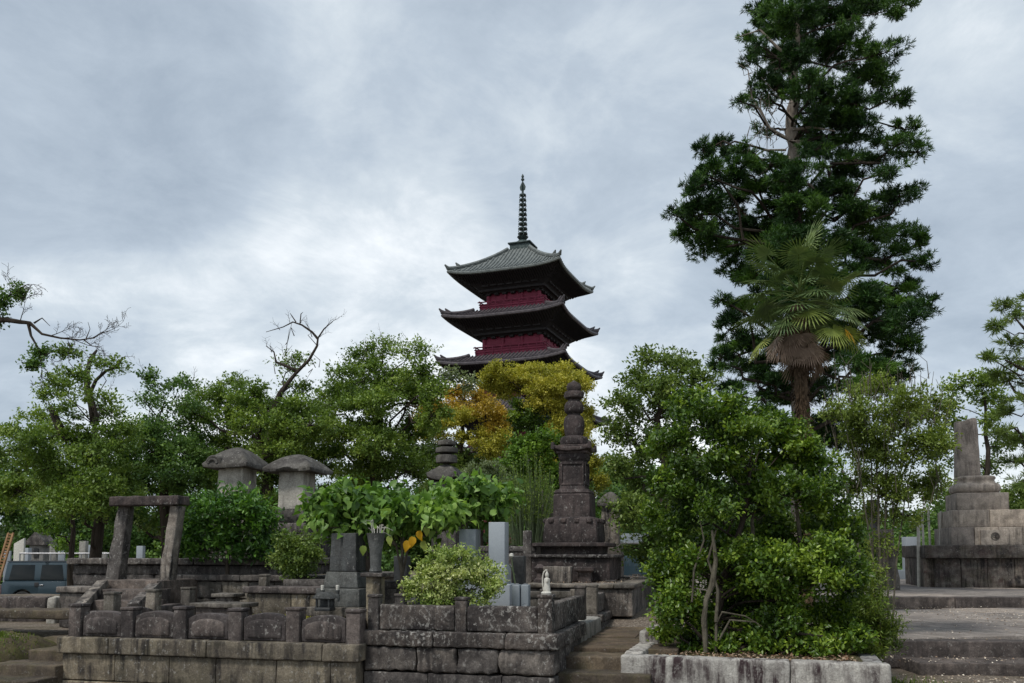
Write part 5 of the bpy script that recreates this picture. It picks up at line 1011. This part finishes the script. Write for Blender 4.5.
# trees in front of the pagoda
kw = dict(ln=.07, wd=.05, flat=.75, subr=(.24, .40), nsub=20, upb=.5)
tree('autumn_tree', 'rounded tree turning orange and yellow below the pagoda', 'tree', gp(462, 30), [(462, 520), (464, 460), (462, 425)],
     [(432, 418, 20, 12, dict(mat='lf_orange')), (440, 410, 24, 14, dict(mat='lf_orange')), (466, 402, 28, 16, dict(mat='lf_orange')), (492, 418, 20, 18, dict(mat='lf_orange')), (430, 432, 20, 14, dict(mat='lf_yellow')), (462, 428, 28, 16, dict(mat='lf_yellow')), (488, 445, 24, 18, dict(mat='lf_yellow')), (440, 456, 26, 18, dict(mat='lf_mid')), (474, 466, 28, 18, dict(mat='lf_mid')), (450, 490, 36, 22, dict(mat='lf_mid'))], 30, r0=.22, lai=3.2, spread=.8, **kw)
tree('yellow_green_tree', 'tall dense yellow green tree hiding the lower storeys of the pagoda', 'tree', gp(535, 32), [(535, 520), (536, 450), (535, 405)],
     [(502, 371, 18, 8), (528, 374, 22, 9), (556, 372, 24, 10), (490, 382, 14, 10), (578, 384, 16, 12), (508, 380, 26, 11), (545, 384, 32, 12), (572, 390, 24, 18), (520, 390, 30, 16), (498, 388, 18, 14), (550, 402, 32, 20), (582, 414, 16, 20), (568, 432, 24, 22), (522, 415, 26, 18, dict(mat='lf_deep')), (545, 440, 26, 22, dict(mat='lf_deep')), (582, 452, 16, 20), (510, 450, 30, 24, dict(mat='lf_mid')), (560, 470, 30, 22), (590, 480, 18, 26), (540, 500, 40, 24, dict(mat='lf_mid'))], 32, r0=.26, lai=3.2, leaf='lf_yellow', spread=.8, **kw)
tree('broadleaf_bush', 'bright green rounded bush in layered tufts left of the dark tower', 'bush', gp(535, 21), [(535, 520), (535, 480)],
     [(520, 444, 20, 9), (545, 440, 20, 10), (533, 456, 26, 12), (556, 458, 18, 14), (516, 470, 20, 14), (545, 478, 26, 14), (560, 486, 14, 20), (530, 500, 30, 18)], 21, leaf='lf_bright', r0=.1, lai=3, spread=.4, **kw)
def spiky(px0, px1, ytop, ybot, Y, n, mat, name, label):
    T = thing(name, label, 'shrub', gp((px0 + px1) / 2, Y)); lvv = Leaves(); mb = MB(); base = gp((px0 + px1) / 2, Y)
    for i in range(n):
        px_ = rng.uniform(px0, px1); tall = rng.uniform() ** 2; py = ybot - (ybot - ytop) * (0.45 + .55 * tall) * (1 - .5 * abs((px_ - (px0 + px1) / 2) / (px1 - px0)) * 1.2); yy = Y + rng.uniform(-.5, .5)
        a = at(px_ * .55 + .45 * (px0 + px1) / 2 + rng.normal() * 4, ybot + 30, yy); b_ = at(px_, py, yy); mb.tube([a, a.lerp(b_, .5) + Vector((rng.normal() * .04, 0, 0)), b_], [.008, .006, .003], 4)
        k_ = 46; tt = rng.uniform(.35, 1, k_)[:, None]; P_ = np.array(a) + (np.array(b_) - np.array(a)) * tt; D_ = rng.normal(size=(k_, 3)) * .6 + np.array([0, 0, .9]); lvv.blades(mat, P_, D_, rng.normal(size=(k_, 3)), .055, .014, rng.uniform(.2, .9, k_))
    mb.build('stems', M['lf_grey'], T, base); lvv.build('leaves', T, base)
spiky(498, 556, 446, 515, 16.6, 130, 'lf_cherry', 'rosemary_shrub', 'grey green shrub of thin upright spikes left of the dark tower')
tree('grey_leaved_bush', 'small pale grey green bush just right of the stacked disc stupa', 'bush', gp(482, 18), [(482, 520), (482, 490)], [(474, 474, 14, 9), (492, 472, 16, 9), (482, 488, 24, 12), (500, 486, 14, 12), (480, 504, 28, 14)], 18, leaf='lf_grey', r0=.05, lai=3, spread=.2, ln=.05, wd=.02)
# right of the tower
tree('broadleaf_tree', 'tall fine leaved green tree right of the dark tower behind the large shrub', 'tree', gp(668, 16), [(668, 560), (664, 480), (660, 420), (662, 385)],
     [(658, 362, 26, 12), (682, 366, 20, 12), (635, 380, 22, 14), (668, 386, 36, 16), (700, 380, 16, 12), (622, 404, 20, 14), (650, 412, 32, 20), (690, 408, 28, 20), (612, 430, 15, 14), (636, 446, 28, 20), (670, 445, 30, 22), (640, 482, 30, 22), (618, 465, 16, 14), (628, 512, 22, 18), (655, 520, 28, 24), (690, 480, 28, 28), (645, 550, 26, 18), (680, 540, 28, 26)], 16, leaf='lf_mid', r0=.13, lai=2.7, ln=.075, wd=.04, spread=.7, nsub=18)
# the large shrub in the planter
STEMS = []
def exS(mb):
    for pts, r_ in ((((706, 652), (704, 620), (706, 600), (712, 585), (716, 560), (712, 530)), (.03, .034, .028, .036, .026, .014)), (((716, 652), (716, 625), (722, 612), (745, 616), (765, 628)), (.018, .016, .012, .008, .004)), (((719, 640), (730, 620), (755, 622), (772, 634)), (.015, .012, .01, .004)), (((692, 602), (694, 570), (704, 540), (700, 520)), (.012, .012, .010, .005)), (((716, 622), (718, 590), (708, 560), (716, 530)), (.022, .018, .014, .01)), (((755, 560), (752, 520), (762, 490)), (.03, .022, .015)), (((790, 600), (800, 540), (795, 490)), (.035, .028, .016)),
                      (((745, 508), (758, 520), (768, 512), (780, 506)), (.016, .013, .01, .005))):
        q_ = MB(); q_.tube([at(a, b_, 10.0 if pts[0][0] < 740 else 10.6) for a, b_ in pts], list(r_), 8); STEMS.append(q_)
Tcam = tree('camellia_shrub', 'very large glossy dark green shrub with bent pale stems filling the white planter', 'shrub', (2.35, 10.15, .42), [(715, 640), (722, 580), (745, 520), (750, 470)],
     [(690, 402, 26, 10), (722, 408, 28, 12), (752, 420, 28, 12), (700, 424, 38, 16), (735, 436, 36, 18), (778, 432, 28, 16), (672, 446, 24, 16), (706, 458, 38, 20), (750, 468, 36, 22), (792, 456, 30, 20), (818, 470, 22, 22), (664, 486, 22, 16), (695, 494, 32, 20), (740, 500, 36, 20, dict(dy=.6)), (785, 496, 36, 22), (826, 500, 26, 24), (656, 516, 16, 12), (672, 530, 26, 16), (800, 535, 34, 24), (838, 538, 22, 24), (766, 540, 28, 22, dict(dy=.4)), (728, 545, 24, 18, dict(dy=.7)), (664, 565, 20, 16), (682, 600, 26, 20), (672, 582, 22, 16), (700, 620, 20, 14, dict(dy=-.1)), (770, 580, 40, 24), (820, 580, 34, 24), (850, 580, 20, 26), (752, 610, 28, 22, dict(dy=.4)), (795, 618, 36, 24), (835, 622, 32, 24), (862, 615, 20, 20), (700, 560, 26, 20, dict(dy=.5)), (690, 640, 18, 9, dict(dy=.3)), (760, 600, 30, 20, dict(dy=1.0)), (740, 560, 34, 24, dict(dy=1.2)), (720, 620, 30, 20, dict(dy=1.1)), (770, 640, 30, 12, dict(dy=.9)), (752, 628, 22, 12, dict(dy=-.1)), (668, 632, 14, 10, dict(dy=-.2)), (765, 644, 22, 9, dict(dy=-.5)), (725, 646, 14, 6, dict(dy=-.4)), (815, 648, 26, 8, dict(dy=-.7)), (850, 640, 22, 12, dict(dy=-.6)), (780, 622, 26, 14, dict(dy=-.5)), (690, 655, 10, 4, dict(dy=-.3)), (742, 558, 26, 18, dict(dy=-.3)), (765, 575, 28, 18, dict(dy=-.5)), (690, 565, 22, 16, dict(dy=-.3)), (735, 585, 20, 12, dict(dy=.1)), (825, 555, 24, 20, dict(dy=-.4)), (790, 560, 28, 16, dict(dy=-.5)), (718, 510, 26, 14, dict(dy=-.5)), (720, 590, 26, 20, dict(dy=.6)), (668, 612, 16, 12), (740, 638, 20, 10, dict(dy=.5)), (800, 645, 44, 12), (850, 648, 22, 10)],
     10.5, leaf='lf_deep', r0=.07, lai=3.9, ln=.054, wd=.028, shape='oval', spread=.55, extra=exS, barkm='bark', nsub=20, flat=.42, dr=1.0, rnd_s=.24, subr=(.2, .38), upb=.7)
for q_ in STEMS: q_.build('stem', M['bark_pale'], Tcam, tuple(Tcam.location))
tree('conifer_undergrowth', 'feathery light green low bush at the right end of the planter', 'bush', (3.95, 9.9, .1), [(880, 640), (880, 620)],
     [(868, 608, 16, 10), (882, 618, 18, 10), (872, 632, 24, 10), (890, 628, 14, 8), (868, 648, 22, 7), (888, 645, 14, 6), (876, 590, 12, 12, dict(lai=1.5))], 10.1, leaf='lf_fern', r0=.02, lai=2.6, ln=.05, wd=.012, spread=.15, dr=.8, hang=.3)
def exL(mb):
    Y = 13
    for pts in (((868, 640), (870, 560), (862, 480), (852, 400), (848, 378)), ((880, 640), (882, 560), (888, 480), (884, 390), (880, 372)), ((893, 640), (896, 570), (902, 500), (918, 430), (925, 385)), ((876, 640), (874, 570), (870, 500), (868, 430), (862, 372)), ((888, 640), (890, 560), (905, 470), (940, 420)), ((870, 600), (850, 500), (830, 430), (822, 392))):
        mb.tube([jit(at(a, b_, Y), .03) for a, b_ in pts], [.016, .013, .010, .007, .004][:len(pts)], 6)
    for _ in range(120):
        a, b_ = random.uniform(820, 945), random.uniform(378, 520); q = at(a, b_, Y + random.uniform(-.5, .5)); mb.tube([q, jit(q + Vector((0, 0, .25)), .05), jit(q + Vector((0, 0, .5)), .09)], [.008, .005, .003], 4)
tree('slender_tree', 'slender multi stemmed light olive green tree left of the big tomb', 'tree', gp(880, 13), [(880, 580), (878, 500), (874, 420)],
     [(880, 390, 26, 12), (850, 400, 18, 14, dict(lai=1.0)), (908, 398, 24, 14), (832, 414, 14, 14, dict(lai=.8)), (868, 416, 30, 18), (905, 424, 30, 18), (936, 410, 18, 16), (860, 446, 26, 20), (895, 452, 34, 22), (934, 446, 22, 20), (856, 480, 22, 20), (890, 488, 32, 20), (925, 482, 24, 18), (872, 516, 20, 14, dict(lai=.9)), (906, 516, 24, 12, dict(lai=1.1)), (880, 545, 20, 14, dict(lai=.7)), (868, 575, 16, 14, dict(lai=.9))],
     13, leaf='lf_olive', r0=.03, lai=2.7, ln=.055, wd=.028, spread=.7, extra=exL, barkm='bark_pale', dr=.9, nsub=16)
# conifer
cf = [(790, 12, 34, 22), (828, 2, 34, 24), (870, 4, 34, 16), (900, 8, 18, 10), (805, -40, 40, 26), (850, -35, 44, 22), (820, -85, 40, 26), (825, -130, 30, 26), (760, -20, 20, 14),
      (757, 45, 12, 6, dict(lai=1.3)), (778, 62, 22, 16), (812, 52, 34, 22), (850, 44, 32, 18), (888, 52, 22, 10), (764, 84, 18, 10), (742, 102, 12, 6, dict(lai=1.6)), (808, 88, 22, 14), (838, 96, 34, 20), (872, 84, 30, 16), (893, 98, 18, 10),
      (822, 132, 26, 16), (858, 132, 34, 16), (896, 146, 26, 10), (918, 152, 14, 8), (905, 130, 18, 8), (765, 130, 14, 8, dict(lai=1.2)), (850, 165, 32, 14), (888, 172, 20, 8),
      (703, 152, 10, 14), (722, 148, 12, 16), (694, 188, 12, 16), (712, 178, 22, 18), (738, 172, 22, 20), (678, 216, 14, 9), (700, 215, 24, 20), (728, 208, 30, 22), (762, 192, 26, 18), (706, 244, 26, 16), (690, 232, 18, 14), (740, 240, 30, 22), (790, 180, 26, 14), (800, 206, 30, 18), (830, 196, 26, 16),
      (872, 208, 30, 14), (900, 196, 20, 8), (915, 188, 10, 5), (860, 234, 32, 18), (898, 236, 28, 14), (922, 262, 14, 10), (884, 262, 30, 18), (915, 245, 14, 10), (845, 262, 32, 22), (800, 250, 34, 24), (765, 270, 30, 22), (735, 272, 18, 12), (722, 300, 10, 6),
      (905, 292, 24, 14), (925, 305, 14, 10), (880, 300, 30, 22), (838, 300, 36, 26), (795, 310, 36, 28), (755, 308, 28, 24), (730, 330, 18, 16), (905, 322, 22, 16), (870, 335, 36, 22), (825, 345, 40, 26), (780, 350, 38, 26), (740, 355, 26, 20), (720, 362, 10, 14), (905, 350, 22, 16), (760, 388, 34, 20), (810, 390, 40, 24), (860, 378, 36, 24), (895, 380, 20, 18), (735, 395, 18, 16), (830, 430, 40, 24), (780, 430, 36, 26)]
cf += [(765, 25, 18, 14), (758, 55, 14, 8), (765, 8, 20, 12), (775, 90, 16, 12, dict(dy=-1)), (760, 100, 16, 8), (748, 62, 10, 5), (812, 120, 18, 12, dict(dy=-.8)), (815, 150, 18, 12, dict(dy=-.9)), (770, 165, 20, 12), (745, 150, 12, 10), (800, 172, 26, 10, dict(dy=-1)), (795, 20, 24, 22, dict(dy=-1.1)), (800, 55, 20, 16, dict(dy=-1.1)), (806, 80, 14, 8, dict(dy=-1)), (790, 185, 24, 14, dict(dy=-1.2)), (800, 215, 30, 18, dict(dy=-1.3)), (785, 245, 30, 20, dict(dy=-1.3)), (820, 235, 30, 18, dict(dy=-1.2)), (800, 285, 40, 22, dict(dy=-1.3)), (840, 180, 22, 14), (760, 230, 24, 18), (775, 210, 22, 16), (850, 210, 24, 14), (830, 150, 22, 10), (845, 120, 22, 12), (860, 65, 26, 14), (815, 110, 18, 10), (820, 30, 30, 16), (745, 40, 8, 5)]
cf = [((a, b_, c_ * 1.02, d_ * 1.0) + ((e_[0],) if e_ else ({},))) for a, b_, c_, d_, *e_ in cf]
def exC(mb):
    Y = 22
    for pts, r_ in ((((790, 158), (772, 166), (758, 176)), (.05, .03, .01)), (((790, 140), (770, 128), (752, 98), (748, 70), (735, 62)), (.035, .03, .022, .014, .006)), (((792, 130), (812, 127), (835, 131)), (.04, .03, .012)), (((790, 60), (760, 30), (735, 38)), (.05, .03, .008)), (((786, 150), (765, 150), (745, 162)), (.03, .02, .008)), (((768, 125), (760, 108), (762, 92)), (.03, .02, .008)), (((790, 180), (810, 185), (832, 210)), (.06, .04, .02))):
        mb.tube([at(a, b_, Y - .6) for a, b_ in pts], list(r_), 6)
    for _ in range(60):
        a, b_ = random.uniform(745, 790), random.uniform(70, 165); q = at(a, b_, Y + random.uniform(-1, .4)); mb.tube([q, jit(q, .15), jit(q, .3)], [.014, .008, .003], 4)
tree('conifer', 'towering dark conifer with a bleached bare stretch of trunk, tallest tree at the right', 'tree', gp(800, 22), [(800, 500), (799, 400), (796, 300), (794, 200), (792, 160), (793, 120), (793, 95), (797, 60), (800, 0), (808, -70), (815, -140)], cf,
     22, leaf='lf_pine', r0=.25, limbf=.26, lai=3.9, ln=.115, wd=.017, needles=16, spread=1.6, barkm='bark_grey', extra=exC, dr=1.0, nsub=13, flat=.45, subr=(.26, .42), upb=.4, rnd_s=.22)
# palm
def palm():
    Y = 16.5; b0 = gp(806, Y); T = thing('fan_palm', 'fan palm with a skirt of dead brown fronds in front of the conifer', 'palm', b0)
    tp = [Vector(b0), at(807, 500, Y), at(806, 440, Y), at(802, 400, Y), at(799, 360, Y), at(798, 305, Y)]; mb = MB(); fine = []
    for i in range(5):
        for q in range(5): fine.append(tp[i].lerp(tp[i + 1], q / 5) + Vector((0, 0, 0)))
    fine.append(tp[-1]); mb.tube(fine, [(.115 + .018 * math.sin(i * 2.4) + .02 * (i / len(fine))) for i in range(len(fine))], 16)
    lv_ = Leaves(); n = 900; ii = rng.uniform(5, len(fine) - 1.01, n); P_ = np.array([np.array(fine[int(i)].lerp(fine[int(i) + 1], i % 1)) for i in ii]); a = rng.uniform(0, 6.28, n); O_ = np.stack([np.cos(a), np.sin(a), np.zeros(n)], 1)
    lv_.blades('palmbark', P_ + O_ * .11, O_ * .55 + np.array([0, 0, -1.0]) + rng.normal(size=(n, 3)) * .25, O_, .17, .03, rng.uniform(0, 1, n)); tk = mb.build('trunk', M['palmbark'], T, b0)
    for o_ in lv_.build('trunk_fibre', T, b0): pass
    c0 = at(799, 292, Y)
    def fan(azi, el, plen, R_, mat, droop=.25, nseg=34, span=R(310)):
        d = Vector((math.cos(azi) * math.cos(el), math.sin(azi) * math.cos(el), math.sin(el))); st = c0 + Vector((0, 0, rng.uniform(-.25, .15))); L1 = Leaves(); m1 = MB()
        tip = st + d * plen + Vector((0, 0, -droop * plen * .6)); mid = st.lerp(tip, .5) + Vector((0, 0, droop * plen * .3)); m1.tube([st, mid, tip], [.014, .011, .009], 5)
        ax = (tip - mid).normalized(); side = ax.cross(Vector((0, 0, 1))); side = side.normalized() if side.length > .1 else Vector((1, 0, 0)); nrm = side.cross(ax)
        tilt = rng.uniform(-.5, .5); side = (side * math.cos(tilt) + nrm * math.sin(tilt)); nrm = side.cross(ax)
        an = np.linspace(-span / 2, span / 2, nseg); A_ = np.array(ax)[None] * np.cos(an)[:, None] + np.array(side)[None] * np.sin(an)[:, None] + np.array(nrm)[None] * (-.12 - .1 * rng.uniform(size=nseg))[:, None] * 1.0
        P_ = np.repeat(np.array(tip)[None], nseg, 0); ln = R_ * (1 - .28 * (np.abs(an) / (span / 2)) ** 2) * rng.uniform(.92, 1.05, nseg)
        base_r = rng.uniform(.2, .7); r_ = base_r + rng.normal(size=nseg) * .1
        # each blade: stiff inner half, drooping outer half
        w_ = R_ * .066; hv = A_ * (ln * .6)[:, None]; L1.blades(mat, P_, A_, np.repeat(np.array(nrm)[None], nseg, 0), ln * .72, w_ * 1.25, r_, .25)
        E = P_ + A_ * (ln * .5)[:, None]; A2 = A_ + np.array([0, 0, -droop * 1.3])[None]; L1.blades(mat, E, A2, np.repeat(np.array(nrm)[None], nseg, 0), ln * .6, w_ * .8, r_, .2)
        st_ = m1.build('petiole', M['lf_olive' if mat != 'lf_dead' else 'palmbark'], T, b0)
        for o_ in L1.build('frond', None, b0): o_.location = (0, 0, 0); o_.parent = st_
    for i in range(46):
        az = i * 2.39996 + rng.uniform(-.25, .25); f = i / 45; el = R(74 - 100 * f ** .6 + rng.uniform(-9, 9))
        mat = 'lf_palm' if f < .72 else ('lf_palmyellow' if rng.uniform() < .5 else 'lf_palm')
        c0 = at(799, 292 + 10 * f, Y); fan(az, el, rng.uniform(.65, 1.08), rng.uniform(.42, .54), mat, droop=.08 + .26 * f, nseg=30, span=R(rng.uniform(230, 320)))
    for az in (R(-50),): c0 = at(799, 300, Y); fan(az, R(-22), 1.0, .36, 'lf_gold', droop=.4, nseg=9, span=R(80))
    for i in range(22):
        az = i * 2.39996; c0 = at(799, 306 + 8 * rng.uniform(), Y); fan(az, R(-62 + rng.uniform(-14, 16)), rng.uniform(.5, .9), rng.uniform(.36, .48), 'lf_dead', droop=.35, nseg=22, span=R(rng.uniform(120, 190)))
palm()
# trees at the right edge
pk = dict(leaf='lf_mid', needles=18, ln=.14, wd=.022)
def exR(mb):
    Y = 19
    for pts, r_ in ((((1060, 420), (1040, 375), (1020, 368), (1005, 360)), (.09, .06, .04, .015)), (((1060, 420), (1035, 400), (1015, 392), (1008, 380)), (.08, .05, .03, .015)), (((1050, 350), (1030, 335), (1015, 318)), (.07, .04, .015)), (((1060, 460), (1035, 445), (1010, 425)), (.07, .04, .015))): mb.tube([at(a, b_, Y) for a, b_ in pts], list(r_), 7)
tree('pine_tree', 'light green pine with layered needle pads cut off by the right edge', 'tree', gp(1066, 19), [(1066, 520), (1062, 430), (1052, 350), (1050, 300)],
     [(1004, 306, 14, 6), (1018, 318, 16, 8), (998, 326, 9, 5), (1008, 345, 16, 7), (1022, 358, 18, 8), (990, 358, 10, 5), (1015, 382, 18, 8), (1000, 372, 10, 5), (1024, 402, 18, 9), (1008, 412, 13, 6), (1000, 432, 12, 6), (1018, 440, 16, 8), (1012, 462, 14, 6), (1024, 480, 16, 8), (1045, 300, 26, 14), (1050, 340, 26, 14), (1055, 390, 26, 16), (1055, 440, 30, 16), (1080, 360, 30, 20)], 19, r0=.14, lai=2.0, spread=.4, extra=exR, flat=.4, nsub=10, leaf='lf_mid', needles=18, ln=.13, wd=.018)
tree('broadleaf_tree', 'loose leafy tree directly behind the tomb stele', 'tree', gp(985, 31), [(985, 520), (987, 450), (985, 400)],
     [(972, 378, 16, 7), (990, 384, 14, 8), (955, 386, 16, 9), (945, 402, 14, 10), (978, 398, 20, 10), (1000, 400, 12, 9), (992, 420, 18, 12), (950, 425, 16, 14), (1000, 445, 14, 14), (990, 468, 14, 12), (945, 455, 16, 18), (940, 490, 16, 20)], 31, r0=.15, lai=1.7, leaf='lf_cherry', spread=.8, ln=.11, wd=.07)
tree('low_bush', 'dark green bush at the right edge behind the tomb', 'bush', gp(1016, 31), [(1016, 530), (1016, 510)], [(1006, 500, 14, 12), (1022, 498, 14, 16), (1014, 515, 20, 14), (1035, 510, 20, 20)], 31, r0=.06, lai=3, leaf='lf_mid', spread=.3)
# ------------------------------------------------------------------ bushes in the graves
tree('azalea_bush', 'rounded dark glossy bush with bright tips above the mottled block wall', 'bush', (at(228, 565, 13.6).x, 13.6, 1.2), [(228, 555), (228, 530)],
     [(208, 505, 18, 9), (232, 498, 22, 9), (222, 512, 28, 12), (252, 512, 18, 10), (200, 524, 20, 12), (240, 528, 30, 14), (264, 524, 14, 10), (196, 546, 18, 13), (222, 545, 30, 16), (256, 545, 22, 14), (182, 540, 8, 8), (270, 540, 8, 8)], 13.6, leaf='lf_azalea', r0=.04, lai=3.0, ln=.085, wd=.034, shape='oval', spread=.25, nsub=16, rnd_s=.24, dr=.9)
tree('small_bush', 'small round dark bush between the azalea and the dark grey gravestone', 'bush', (at(295, 575, 12.9).x, 12.9, .95), [(295, 570), (295, 555)],
     [(288, 543, 15, 9), (305, 542, 16, 9), (296, 556, 24, 12), (282, 560, 12, 10), (312, 558, 12, 10), (296, 568, 22, 8)], 12.9, leaf='lf_mid', r0=.03, lai=3.2, ln=.05, wd=.028, spread=.1, dr=.9)
def exBig(mb):
    for pts in (((402, 600), (402, 575), (396, 545), (380, 515)), ((402, 575), (410, 540), (440, 515)), ((410, 540), (460, 525), (490, 512)), ((396, 545), (360, 525), (335, 505)), ((402, 560), (404, 530), (408, 505))): mb.tube([at(a, b_, 11.2) for a, b_ in pts], [.022, .018, .013, .008][:len(pts)], 6)
bk = dict(ln=.115, wd=.085, shape='heart', droop=.32, nsub=11, subr=(.25, .5), hang=.7, rnd_s=.3)
T = tree('large_leaved_shrub', 'spreading light green shrub with big drooping heart shaped leaves and three golden ones', 'shrub', gp(402, 11.2), [(402, 590), (402, 560), (400, 530)],
     [(334, 506, 16, 6), (352, 500, 20, 6), (380, 500, 20, 6), (345, 518, 22, 8), (374, 516, 22, 8), (402, 514, 18, 7), (432, 505, 20, 7), (458, 498, 20, 6), (482, 494, 18, 6), (442, 512, 20, 7), (476, 504, 22, 7), (496, 502, 14, 5), (358, 530, 20, 7), (386, 531, 14, 6), (420, 522, 12, 6), (322, 512, 6, 8)], 11.2, leaf='lf_big', r0=.03, lai=1.45, extra=exBig, spread=.35, dr=.9, barkm='bark_pale', subtw=False, **bk)
for px_, py_, mt in ((419, 531, 'lf_gold'), (408, 541, 'lf_gold'), (413, 537, 'lf_gold'), (427, 527, 'lf_palmyellow'), (390, 536, 'lf_palmyellow'), (423, 541, 'lf_palmyellow'), (364, 546, 'lf_olive')):
    lg = Leaves(); lg.blades(mt, np.array([at(px_, py_, 10.75 + rng.uniform(-.1, .1))]), np.array([[rng.uniform(-.3, .3), -.1, -1.0]]), np.array([[rng.uniform(-.6, .6), -1, .1]]), rng.uniform(.12, .165), rng.uniform(.08, .105), np.array([.5]), .2, 'heart', .15)
    for o_ in lg.build('yellow_leaf', None, gp(402, 11.2)): o_.location = (0, 0, 0); o_.parent = T
tree('variegated_bush', 'rounded bush with fine cream and green variegated leaves in the central plot', 'bush', (at(455, 600, 9.9).x, 9.9, .72), [(455, 600), (455, 590)],
     [(440, 558, 18, 9), (462, 556, 18, 8), (452, 570, 28, 12), (424, 572, 14, 11), (482, 572, 18, 12), (436, 588, 26, 13), (470, 590, 30, 14), (494, 588, 10, 14), (412, 590, 8, 9), (455, 602, 36, 9)], 9.9, leaf='lf_vari', r0=.03, lai=3.2, ln=.036, wd=.021, spread=.12, dr=.8, nsub=18)
# ------------------------------------------------------------------ far woods and ground litter
wl_ = Leaves()
for i in range(150):
    x_ = rng.uniform(-75, 75); y_ = rng.uniform(84, 96); r_ = rng.uniform(2, 3.6); clump(wl_, 'lf_far', (x_, y_, rng.uniform(.5, 4.0)), (r_, r_, r_ * .8), lai=2.0, ln=.45, wd=.3, nsub=6)
for i in range(190):
    x_ = rng.uniform(-30, 32); y_ = rng.uniform(44, 50); r_ = rng.uniform(1.2, 2.3); tp_ = 5.6 if x_ < 6 else (5.6 if x_ < 17 else 3.6)
    clump(wl_, 'lf_cherry_dark', (x_, y_, rng.uniform(.0, tp_)), (r_, r_, r_ * .8), lai=1.8, ln=.2, wd=.13, nsub=7)
for o_ in wl_.build('distant_woods', None): tag(o_, 'far off dark green woods beyond the cemetery' if 'lf_far' in o_.data.materials[0].name else 'mid distance green thicket behind the graves', 'woods', kind='stuff')
fl_ = Leaves(); n = 5200
X_ = rng.uniform(4.6, 10.5, n); Y_ = rng.uniform(10.2, 19.5, n); Z_ = np.where(Y_ < 11.45, .012, np.where(Y_ < 12.12, .168, .378)); Z_ = Z_ + rng.uniform(0, .01, n); k_ = (rng.uniform(size=n) < np.where(Y_ < 12.1, 1.0, np.where(X_ > 8.3, .5, .12)))
P_ = np.stack([X_, Y_, Z_], 1)[k_]; m_n = len(P_); fl_.blades('lf_fallen', P_, rng.normal(size=(m_n, 3)) * np.array([1, 1, .12]), np.array([0, 0, 1.0]) + rng.normal(size=(m_n, 3)) * .3, .035, .022, rng.uniform(0, 1, m_n))
for (u0, u1, v0, v1, z_, n) in ((.4, 3.4, .6, 2.7, .60, 300), (.25, 1.4, .4, 4.8, 1.115, 500)):
    lo = (-5.33, 10.36) if z_ < 1 else (at(528, 583, 13.6).x, 13.6); U_ = rng.uniform(u0, u1, n); V_ = rng.uniform(v0, v1, n); P_ = np.stack([lo[0] + U_ * CT + V_ * ST, lo[1] - U_ * ST + V_ * CT, np.full(n, z_)], 1)
    fl_.blades('lf_fallen', P_, rng.normal(size=(n, 3)) * np.array([1, 1, .2]), np.array([0, 0, 1.0]) + rng.normal(size=(n, 3)) * .3, .035, .022, rng.uniform(0, .6, n))
n = 1500; U_ = rng.uniform(.3, 2.4, n); V_ = rng.uniform(.25, 2.2, n); P_ = np.stack([PL[0] + U_ * math.cos(TP) + V_ * math.sin(TP), PL[1] - U_ * math.sin(TP) + V_ * math.cos(TP), np.full(n, .455)], 1)
fl_.blades('lf_fallen', P_, rng.normal(size=(n, 3)) * np.array([1, 1, .25]), np.array([0, 0, 1.0]) + rng.normal(size=(n, 3)) * .4, .05, .026, rng.uniform(0, .35, n))
for o_ in fl_.build('fallen_leaves', None): tag(o_, 'pale fallen petals and leaves scattered over steps and paving', 'fallen leaves', kind='stuff')
gr = Leaves()
def grass(cx_, cy_, sx_, sy_, zf, n, ln=.07, mat='lf_fern'):
    x_ = rng.normal(cx_, sx_, n); y_ = rng.normal(cy_, sy_, n); P_ = np.stack([x_, y_, [zf(a, b_) for a, b_ in zip(x_, y_)]], 1); gr.blades(mat, P_, rng.normal(size=(n, 3)) * .5 + np.array([0, 0, 1.0]), rng.normal(size=(n, 3)), ln * rng.uniform(.5, 1.3, n), .012, rng.uniform(0, 1, n))
def moundz(a, b_):
    du, dv_ = (a + 6.95) * CT - (b_ - 11.45) * ST, (a + 6.95) * ST + (b_ - 11.45) * CT; return .57 * max(0, 1 - (du / .95) ** 4 - (dv_ / .85) ** 4) ** .5 - .06
grass(-7.0, 11.2, .35, .3, moundz, 2600, .06); grass(4.55, 10.2, .28, .5, lambda a, b_: gz(a, b_), 1500, .07); grass(4.4, 9.6, .2, .3, lambda a, b_: 0, 700, .06)
grass(-3.2, 11.6, .5, .2, lambda a, b_: .72, 400, .06, 'lf_yellow')
for o_ in gr.build('grass', None): tag(o_, 'short yellow green grass and moss tufts on the banks and plot edges', 'grass', kind='stuff')
